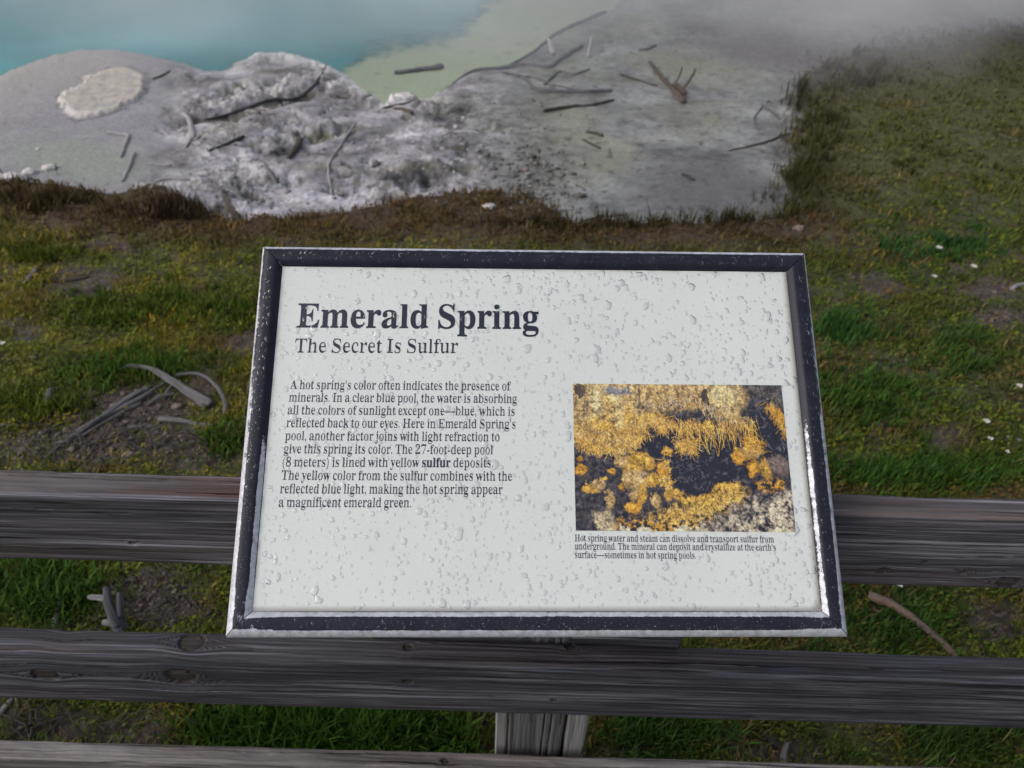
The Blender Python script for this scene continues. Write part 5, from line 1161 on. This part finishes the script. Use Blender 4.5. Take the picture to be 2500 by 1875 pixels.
# (name, label, material, [(photo points, radius px at start, at end, heights)])
STICKS = [
 ("driftwood_log", "long dark root log lying under the crust ledge left of the pool gap", 'dark', [([(475, 279), (500, 277), (589, 257), (658, 241), (722, 224), (778, 198)], 3, 5, None), ([(770, 202), (786, 182), (797, 160)], 3, 1.5, None)]),
 ("branch", "white curved branch bending down on the left mud, hooked at its foot", 'pale', [([(421, 270), (453, 275), (465, 304), (468, 332)], 5, 7, None), ([(467, 325), (458, 340), (450, 352)], 4, 3, None)]),
 ("branch", "cream zigzag twig on the green mud below the oval crust", 'pale', [([(259, 318), (285, 320), (310, 326), (304, 348), (293, 377)], 5, 4, None)]),
 ("branch", "straight white stick pointing down into the brown fringe at left", 'pale', [([(327, 369), (316, 392), (296, 437)], 5, 4, None)]),
 ("branch", "thin pale stick running right from the top of the straight white stick", 'pale', [([(330, 385), (364, 392), (415, 397)], 2.5, 3, None)]),
 ("branch", "tiny pale twig between the cream zigzag twig and the white curved branch", 'pale', [([(388, 305), (398, 310), (408, 318)], 3, 3, None)]),
 ("branch", "short grey twig right of the cream oval crust", 'slate', [([(372, 188), (388, 182), (414, 166)], 4, 2, None)]),
 ("branch", "dark stick half sunk in the crust right of the white curved branch", 'dark', [([(506, 367), (547, 348), (595, 329)], 3, 5, None)]),
 ("branch", "pale bowed branch along the edge of the brown fringe at left", 'pale', [([(373, 437), (408, 432), (459, 434)], 5, 4, None)]),
 ("branch", "slender pale stem standing out on the rough crust above the sign", 'pale', [([(864, 300), (832, 344), (804, 392), (801, 417), (808, 455)], 2.5, 3.5, None)]),
 ("branch", "brown splintered stick leaning down left on the rough crust", 'brown', [([(737, 325), (705, 375), (677, 423)], 8, 3, None)]),
 ("branch", "short grey stick meeting the brown splintered stick in a V", 'grey', [([(630, 382), (650, 405), (671, 430)], 4, 5, None)]),
 ("root", "dark brown root curving down into the fringe at the crust foot", 'brown', [([(541, 458), (557, 493), (579, 521)], 5, 9, None)]),
 ("driftwood_log", "flat brown splinter at the water notch below the pale shelf", 'brown', [([(930, 257), (975, 249), (1019, 240)], 2, 6, None), ([(959, 257), (985, 264), (1006, 272)], 4, 6, None)]),
 ("driftwood_log", "short grey log lying alone in the pale yellow shallows", 'slate', [([(962, 159), (1020, 153), (1082, 145)], 5, 7, [-.006, -.006, -.006])]),
 ("branch", "long dark bough edging the shallows and rising right to a tip", 'slate', [([(1100, 190), (1154, 157), (1211, 152), (1277, 149), (1340, 155), (1369, 136), (1423, 104)], 3, 6, None)]),
 ("branch", "faint grey bough slanting up right into the steam", 'slate', [([(1236, 149), (1306, 109), (1366, 63), (1480, 16)], 3, 5, None)]),
 ("branch", "dark forked bough sweeping under the tangle above the sign", 'slate', [([(1226, 168), (1277, 180), (1306, 206), (1359, 215), (1435, 217), (1494, 214)], 3, 6, None), ([(1350, 198), (1397, 210), (1430, 217)], 2, 4, None)]),
 ("branch", "black straight stick just below the dark forked bough", 'dark', [([(1328, 263), (1385, 253), (1448, 247), (1499, 234)], 6, 3, None)]),
 ("branch", "thin slate twig crossing the tangle from the long dark bough to the forked bough", 'slate', [([(1262, 178), (1300, 180), (1338, 196), (1358, 212)], 3, 4, None)]),
 ("branch", "slate twig climbing from the tangle towards the right", 'slate', [([(1330, 200), (1365, 165), (1400, 172), (1440, 160)], 3, 3, None)]),
 ("stub", "short pale stub upright at the left of the tangle", 'pale', [([(1350, 126), (1346, 120), (1338, 108)], 7, 4, [0, .04, .09])]),
 ("stub", "thin pale stub upright beside the tip of the long dark bough", 'pale', [([(1436, 132), (1440, 122), (1444, 110)], 4, 4, [0, .05, .10])]),
 ("dead_branch", "big broken dark branch with a pinkish torn end and two raised twigs", 'brown', [([(1587, 142), (1622, 187), (1651, 215), (1672, 242)], 4, 9, None), ([(1645, 206), (1660, 218), (1674, 228)], 5, 6, [.03, .035, .03]), ([(1668, 214), (1684, 200), (1695, 188)], 2.5, 3, [.02, .06, .09]), ([(1648, 200), (1658, 190), (1663, 180)], 2, 2, [.02, .05, .08])]),
 ("branch", "thin dark twig slanting right of the tangle", 'dark', [([(1515, 174), (1553, 184), (1606, 201)], 3, 2, None)]),
 ("branch", "small dark hooked twig near the steam above the broken branch", 'slate', [([(1560, 112), (1578, 113), (1602, 104)], 3, 4, None)]),
 ("branch", "short dark twig lying flat on the green film, upper one of a pair", 'dark', [([(1432, 312), (1455, 318), (1473, 324)], 3, 4, None)]),
 ("branch", "short dark twig lying flat on the green film, lower one of a pair", 'dark', [([(1423, 329), (1446, 342), (1467, 351)], 2, 3, None)]),
 ("branch", "long thin dark stick pointing at the grass on the right shore", 'dark', [([(1781, 357), (1860, 339), (1928, 320)], 2, 4, None)]),
 ("branch", "straight thin twig above the long thin stick on the right shore", 'slate', [([(1860, 243), (1884, 262), (1908, 280)], 2, 3, None)]),
 ("branch", "bent thin twig curling like a hook on the right shore", 'slate', [([(1863, 251), (1845, 277), (1848, 295), (1857, 306)], 2, 3, None)]),
 ("branch", "thin dark twig flat at the fringe above the right half of the sign", 'dark', [([(1420, 526), (1470, 516), (1527, 513)], 2, 3, None)]),
 ("branch", "stubby dark twig in the grey patch of the right shore", 'dark', [([(1666, 415), (1682, 420), (1698, 427)], 4, 4, None)]),
 ("driftwood_log", "thick bent grey branch arching over the bare soil left of the sign", 'grey', [([(289, 914), (326, 907), (384, 923), (434, 952), (479, 975), (515, 997)], 4, 11, [.0, .02, .03, .03, .02, .01]), ([(384, 928), (440, 962), (500, 1000)], 4, 5, [.03, .025, .01]), ([(428, 950), (410, 965), (400, 978)], 5, 2, [.02, .01, 0])]),
 ("branch", "thin straight grey stick crossing behind the thick bent branch", 'grey', [([(330, 985), (420, 935), (470, 918)], 3, 2.5, [.01, .015, .01])]),
 ("branch", "slim brown stick lying below the broad weathered log", 'brown', [([(230, 1105), (310, 1062), (372, 1030)], 3, 3.5, None)]),
 ("branch", "short splintered grey stick between broad log and thick bent branch", 'grey', [([(360, 992), (392, 976), (428, 968)], 4, 3, [.005, .01, .01])]),
 ("branch", "thin grey twig arching right of the thick bent grey branch", 'grey', [([(434, 930), (488, 932), (529, 957), (554, 993), (549, 1015)], 3, 5, [.03, .03, .03, .02, 0])]),
 ("driftwood_log", "broad weathered grey log with a thin tail on the bare soil", 'grey', [([(108, 1119), (140, 1094), (176, 1066), (271, 1003), (371, 946)], 3, 9, None), ([(170, 1075), (270, 1014), (377, 958)], 5, 8, None), ([(182, 1078), (262, 1030), (345, 984)], 3, 6, None), ([(215, 1050), (290, 1000), (352, 960)], 4, 5, [.012, .012, .012])]),
 ("branch", "pale grey stick right of the broad weathered log", 'grey', [([(389, 1022), (452, 1029), (529, 1043)], 9, 5, None)]),
 ("branch", "pale twig touching the left frame of the sign", 'pale', [([(515, 1065), (547, 1040), (601, 1020)], 4, 5, None)]),
 ("branch", "grey stick sloping into the top rail below the bare soil", 'grey', [([(289, 1133), (335, 1108), (389, 1088)], 5, 5, None)]),
 ("branch", "long pale stick entering the grass from the left edge", 'grey', [([(0, 737), (54, 699), (80, 672), (90, 656)], 5, 7, None)]),
 ("branch", "yellowish stick lying from the left edge towards the broad log", 'grey', [([(-20, 1047), (68, 1034), (127, 1018)], 5, 4, None)]),
 ("branch", "grey twig in the grass above the thick bent branch", 'brown', [([(86, 902), (149, 893), (199, 889)], 4, 6, None)]),
 ("branch", "short grey twig in the olive grass at far left", 'grey', [([(68, 762), (95, 755), (118, 746)], 4, 5, None)]),
 ("branch", "small brown twig in grass right above the grey twig", 'brown', [([(168, 871), (190, 873), (208, 882)], 3, 4, None)]),
 ("branch", "thin pale twig on the soil below the thick bent branch", 'grey', [([(312, 1043), (345, 1040), (375, 1038)], 5, 4, None)]),
 ("branch", "thin dead stick in grass by the upper brown soil patch at left", 'brown', [([(106, 685), (181, 683), (217, 674)], 5, 4, None)]),
 ("stub", "stumpy grey root stub in the grass near the left edge", 'grey', [([(106, 1000), (116, 986), (127, 962)], 7, 9, [0, .01, .02])]),
 ("branch", "thin brown stick in the grass beside the upper right frame corner", 'brown', [([(1984, 715), (2077, 733), (2153, 748)], 3, 4, None)]),
 ("branch", "reddish brown stick tipped in grey right of the printed picture", 'brown', [([(2111, 1073), (2170, 1023), (2208, 989)], 6, 8, None)]),
 ("branch", "short pale stick at the right edge above the top rail", 'pale', [([(2462, 1060), (2482, 1066), (2510, 1075)], 4, 5, None)]),
 ("branch", "short whitish stick at the right edge by brown soil", 'pale', [([(2470, 702), (2485, 695), (2510, 688)], 6, 5, None)]),
 ("branch", "thin pale stick in the right grass below the brown soil", 'grey', [([(2330, 847), (2365, 853), (2398, 858)], 3, 4, None)]),
 ("dead_branch", "knobbly grey twig with orange lichen between the rails at right", 'orange', [([(2118, 1452), (2145, 1468), (2180, 1486), (2243, 1530), (2294, 1568), (2345, 1608)], 11, 8, [.02, .02, .02, .015, .01, .0])]),
 ("branch", "dark twig hidden in grass under the middle rail right of the post", 'dark', [([(1855, 1782), (1880, 1800), (1903, 1818)], 9, 10, None)]),
 ("stub", "pale root stub in grass just above the lower rail", 'grey', [([(1918, 1862), (1916, 1840), (1922, 1818)], 10, 5, [0, .01, .02])]),
 ("branch", "fine grey stem in the grass under the top rail at right", 'slate', [([(2325, 1471), (2350, 1478), (2378, 1490)], 2, 3, None)]),
 ("branch", "whitish stick slanting under the middle rail at the left edge", 'pale', [([(-10, 1760), (19, 1727), (40, 1700)], 8, 7, None)]),
 ("branch", "grey stick poking up behind the middle rail at left", 'grey', [([(130, 1545), (146, 1505), (160, 1465)], 8, 6, [0, .01, .02])]),
 ("branch", "wiry grey twig in dry litter under the middle rail at left", 'grey', [([(62, 1706), (76, 1738), (72, 1790)], 4, 3, None), ([(76, 1738), (95, 1728), (112, 1716)], 3, 2, None)]),
]
stid = 0
for nm, lb, mt, parts in STICKS:
    stid += 1
    o = stick_mesh(nm, parts, SM[mt], stid * 3.1)
    prop(o, lb, "dead wood")
# broken stump with stubs, between the rails at left
sp0 = on_ground(292, 1555)
st_ = empty("tree_stump", tuple(sp0), "small broken grey stump with a pale cross stub behind the middle rail", "tree stump")
stick_mesh("trunk", [([(298, 1552), (294, 1535), (290, 1490)], 17, 11, [-.01, .05, .10]), ([(306, 1550), (312, 1530), (318, 1500)], 12, 8, [-.01, .05, .09])], SM['slate'], 201, parent=st_)
stick_mesh("stub", [([(234, 1490), (258, 1494), (284, 1500)], 7, 8, [.06, .06, .06])], SM['pale'], 205, parent=st_)
stick_mesh("stub", [([(262, 1540), (275, 1538), (288, 1540)], 9, 8, [.03, .03, .03])], SM['pale'], 207, parent=st_)

# ------------------------------------------------------------------ loose litter of twigs and pebbles (uncountable)
lr = np.random.default_rng(77)
V, Fc, G_, nn = [], [], [], 0
_ab = []
for k in range(620):
    if k < 300: a, b = lr.uniform(0, 2500), lr.uniform(560, 1870)
    elif k < 450: a, b = 300 + lr.normal() * 150, 1060 + lr.normal() * 60
    elif k < 540: a, b = 300 + lr.normal() * 170, 1480 + lr.normal() * 60
    else: a, b = 200 + lr.normal() * 190, 1780 + lr.normal() * 50
    _ab.append((a, min(b, 1872)))
for k, p in enumerate(on_ground_many(*np.array(_ab).T)):
    if p[1] < .66: continue
    L = lr.uniform(.02, .09) * (1 + .2 * p[1]); an = lr.uniform(0, math.pi)
    d = np.array([math.cos(an), math.sin(an), 0]) * L / 2
    r = lr.uniform(.0008, .0022) * (1 + .15 * p[1])
    e = [p - d, p + np.array([lr.normal() * .006, lr.normal() * .006, .004]), p + d]
    e = [np.array([q[0], q[1], q[2] + lr.uniform(.002, .012)]) for q in e]
    v, ns_, K, gc = tube(e, [r, r, r * .6], k * .7, K=5, per=3)
    Fc += [tuple(x + nn for x in f) for f in grid_faces(ns_, K, True)]; V.append(v); G_.append(gc); nn += len(v)
LITTER = wood_stick_mat("dry_litter", (.035, .030, .026), (.095, .080, .068), (.20, .175, .15))
lit = mesh_obj("twig_litter", np.concatenate(V), Fc, LITTER)
attr(lit, "grain", np.concatenate(G_), 'FLOAT_VECTOR')
prop(lit, "fine grey twig litter scattered through the grass and soil", "twig litter", None, "stuff")

def ico(sub=2):
    t = (1 + 5 ** .5) / 2
    v = [(-1, t, 0), (1, t, 0), (-1, -t, 0), (1, -t, 0), (0, -1, t), (0, 1, t), (0, -1, -t), (0, 1, -t), (t, 0, -1), (t, 0, 1), (-t, 0, -1), (-t, 0, 1)]
    f = [(0, 11, 5), (0, 5, 1), (0, 1, 7), (0, 7, 10), (0, 10, 11), (1, 5, 9), (5, 11, 4), (11, 10, 2), (10, 7, 6), (7, 1, 8), (3, 9, 4), (3, 4, 2), (3, 2, 6), (3, 6, 8), (3, 8, 9), (4, 9, 5), (2, 4, 11), (6, 2, 10), (8, 6, 7), (9, 8, 1)]
    v = [np.array(p) / np.linalg.norm(p) for p in v]
    for _ in range(sub):
        mid = {}; nf = []
        def mp(a, b):
            k = (min(a, b), max(a, b))
            if k not in mid:
                q = v[a] + v[b]; v.append(q / np.linalg.norm(q)); mid[k] = len(v) - 1
            return mid[k]
        for a, b, c_ in f:
            x, y, z = mp(a, b), mp(b, c_), mp(c_, a)
            nf += [(a, x, z), (b, y, x), (c_, z, y), (x, y, z)]
        f = nf
    return np.array(v), np.array(f)
I1 = ico(1); I3 = ico(3)
def stone_mat(name, a, b):
    g = NT(name); p = g.pos(); n_ = g.noise(p, 45, 6, .65)
    g.bsdf(Base_Color=g.ramp(n_, [(.3, a), (.7, b)]), Roughness=.75, Normal=g.bump(n_, .7, .01)); return g.m
V, T_, nn = [], [], 0
tint = []
_ab = []
for k in range(5200):
    u = lr.random()
    if u < .35: a, b = 230 + lr.normal() * 190, 1050 + lr.normal() * 70
    elif u < .5: a, b = 330 + lr.normal() * 130, 1480 + lr.normal() * 50
    elif u < .60: a, b = 2420 + lr.normal() * 70, 740 + lr.normal() * 60
    elif u < .67: a, b = lr.uniform(450, 1350), lr.uniform(230, 500)
    elif u < .74: a, b = 1330 + lr.normal() * 60, 430 + lr.normal() * 50
    else: a, b = lr.uniform(0, 2500), lr.uniform(560, 1870)
    if b < 1870: _ab.append((a, b))
for (a, b), p in zip(_ab, on_ground_many(*np.array(_ab).T)):
    if p[1] < .66 or p[2] < WL + .01: continue
    sc = b < 540
    r = (lr.gamma(2.0, .0032) if sc else lr.gamma(1.6, .0014)) + .0012
    v = I1[0] * np.array([lr.uniform(.7, 1.3), lr.uniform(.7, 1.3), lr.uniform(.5, .8)]) * r * (1 + .25 * lr.normal(size=(len(I1[0]), 1)))
    V.append(v + p + np.array([0, 0, r * .15])); T_.append(I1[1] + nn); nn += len(v)
    col = ((np.array([.28, .265, .28]) if a < 1180 else np.array([.135, .128, .12])) if sc else np.array([.11, .082, .072])) * lr.uniform(.3, 1.5)
    tint.append(np.tile(np.clip(col, 0, .7), (len(v), 1)))
g = NT("pebbles"); g.bsdf(Base_Color=g.attr("tint", "Color"), Roughness=.75)
pb = mesh_obj("pebbles", np.concatenate(V), (None, np.concatenate(T_)), g.m)
attr(pb, "tint", np.concatenate(tint), 'FLOAT_COLOR')
prop(pb, "small crumbs of sinter and brown gravel strewn over bare ground", "pebbles", None, "stuff")

SINT = stone_mat("white_sinter_rock", (.40, .38, .37), (.62, .59, .57)); BRN = stone_mat("brown_rock", (.10, .075, .065), (.28, .21, .18))
for lb, mt, a, b, rx, rz, sd_ in [
    ("white sinter lump at the brown fringe near the left edge", SINT, 70, 414, 17, .55, 1), ("white sinter lump right of the leftmost white lump", SINT, 118, 404, 18, .5, 2),
    ("long low white sinter slab at the left edge", SINT, 25, 434, 40, .28, 3), ("tiny white pebble alone on the grey-green mud at left", SINT, 91, 357, 6, .6, 4),
    ("pale lump of crust beside the water notch below the shelf", SINT, 988, 226, 30, .45, 5), ("pinkish pale rock in the brown fringe above the sign", SINT, 1195, 508, 16, .5, 6),
    ("flesh coloured pebble on bare soil beside the thick bent branch", BRN, 430, 990, 14, .6, 7), ("tan stone on bare soil near the top rail", BRN, 315, 1112, 15, .6, 8),
    ("pale stone in the fringe by the right shore corner", BRN, 1950, 560, 14, .6, 9), ("small white stone sunk in grass above the lower rail", SINT, 712, 1822, 12, .6, 10), ("buff pebble among dark crumbs on the right film", BRN, 1284, 406, 8, .6, 11),
    ("pinkish stone in the grass above the lower rail at right", BRN, 2320, 1845, 13, .7, 12)]:
    p = on_ground(a, b); dz = (p - EYE) @ _F
    r = rx * dz / F_PX
    v = I3[0] * np.array([1, .75, rz]) * r
    nzz = 1 + .28 * fbm(I3[0][:, 0] * 1.6 + sd_ * 3, I3[0][:, 1] * 1.6 + I3[0][:, 2], 4, sd_) + .15 * fbm(I3[0][:, 2] * 3, I3[0][:, 0] * 3, 3, sd_ + 5)
    o = mesh_obj("rock", v * nzz[:, None] + p + np.array([0, 0, r * rz * .25]), (None, I3[1]), mt, None, True, p)
    prop(o, lb, "rock")

# ------------------------------------------------------------------ small white flowers in the right-hand grass
g = NT("white_petals"); g.bsdf(Base_Color=(.62, .60, .55), Roughness=.6); PET = g.m
g = NT("flower_stem"); g.bsdf(Base_Color=(.05, .09, .02), Roughness=.6); STM = g.m
g = NT("flower_eye"); g.bsdf(Base_Color=(.35, .26, .06), Roughness=.7); EYEM = g.m
FL = [("white flower head near the fringe, upper right of the sign", 2286, 613, 9), ("white flower head above the brown soil at right", 2370, 661, 9), ("small white flower left of the brown soil patch at right", 2274, 684, 7),
      ("white flower head near the right edge above the top rail", 2478, 955, 9), ("upper white flower of two above the top rail at right", 2398, 1040, 9), ("lower white flower of two above the top rail at right", 2408, 1082, 8),
      ("tiny white flower lowest above the top rail at right", 2452, 1109, 6), ("white flower just under the top rail right of the sign", 2186, 1438, 9), ("pale flower head low among grass left of the top rail", 20, 860, 7)]
for lb, a, b, rp in FL:
    p = on_ground(a, b + 6); r = rp * ((p - EYE) @ _F) / F_PX
    e = empty("white_flower", tuple(p), lb, "flower", "white flowers dotted through the grass")
    hgt = .035 + r
    v, ns_, K, gc = tube([p + np.array([0, 0, -.005]), p + np.array([.003, 0, hgt * .5]), p + np.array([0, 0, hgt])], [.0012, .0011, .001], a, K=5, per=3)
    mesh_obj("stem", v, [tuple(f) for f in grid_faces(ns_, K, True)], STM, e)
    V, Fc, nn = [], [], 0
    for j in range(11):
        an = j * 2.4 + lr.normal() * .2; ti = lr.uniform(.1, .5); L = r * lr.uniform(.8, 1.15)
        d = np.array([math.cos(an), math.sin(an), 0]); s_ = np.array([-d[1], d[0], 0]) * L * .28
        c0 = p + np.array([0, 0, hgt])
        q = [c0, c0 + d * L * .5 + s_ + np.array([0, 0, L * ti * .5]), c0 + d * L + np.array([0, 0, L * ti * .4]), c0 + d * L * .5 - s_ + np.array([0, 0, L * ti * .5])]
        V += q; Fc.append((nn, nn + 1, nn + 2, nn + 3)); nn += 4
    mesh_obj("blossom", V, Fc, PET, e)
    mesh_obj("flower_centre", I1[0] * np.array([1, 1, .6]) * r * .22 + p + np.array([0, 0, hgt + r * .05]), (None, I1[1]), EYEM, e)

# ------------------------------------------------------------------ steam drifting over the pool
sm = bpy.data.materials.new("drifting_steam"); sm.use_nodes = True
t = sm.node_tree; t.nodes.clear()
so_ = t.nodes.new("ShaderNodeOutputMaterial"); pv = t.nodes.new("ShaderNodeVolumePrincipled")
geo = t.nodes.new("ShaderNodeNewGeometry"); tn = t.nodes.new("ShaderNodeTexNoise")
tn.inputs["Scale"].default_value = 0.55; tn.inputs["Detail"].default_value = 3; tn.inputs["Roughness"].default_value = .5
mr = t.nodes.new("ShaderNodeMapRange"); mr.inputs[1].default_value = .36; mr.inputs[2].default_value = .74; mr.inputs[3].default_value = 0.0; mr.inputs[4].default_value = 2.1
sx_ = t.nodes.new("ShaderNodeSeparateXYZ"); fy = t.nodes.new("ShaderNodeMapRange"); fy.inputs[1].default_value = 5.6; fy.inputs[2].default_value = 10.0
mu = t.nodes.new("ShaderNodeMath"); mu.operation = 'MULTIPLY'
t.links.new(geo.outputs["Position"], tn.inputs["Vector"]); t.links.new(geo.outputs["Position"], sx_.inputs[0])
t.links.new(tn.outputs["Fac"], mr.inputs[0]); t.links.new(sx_.outputs["Y"], fy.inputs[0])
t.links.new(mr.outputs[0], mu.inputs[0]); t.links.new(fy.outputs[0], mu.inputs[1])
t.links.new(mu.outputs[0], pv.inputs["Density"])
pv.inputs["Color"].default_value = (.94, .94, .97, 1); pv.inputs["Anisotropy"].default_value = .2
t.links.new(pv.outputs[0], so_.inputs["Volume"])
x0, x1, y0, y1, z0, z1 = -12, 14, 4.5, 18, -2.2, 2.2
vs = [(x0, y0, z0), (x1, y0, z0), (x1, y1, z0), (x0, y1, z0), (x0, y0, z1), (x1, y0, z1), (x1, y1, z1), (x0, y1, z1)]
st2 = mesh_obj("steam", vs, [(3, 2, 1, 0), (4, 5, 6, 7), (0, 1, 5, 4), (1, 2, 6, 5), (2, 3, 7, 6), (3, 0, 4, 7)], sm, smooth=False)
prop(st2, "thin white steam drifting over the hot spring", "steam", None, "stuff")
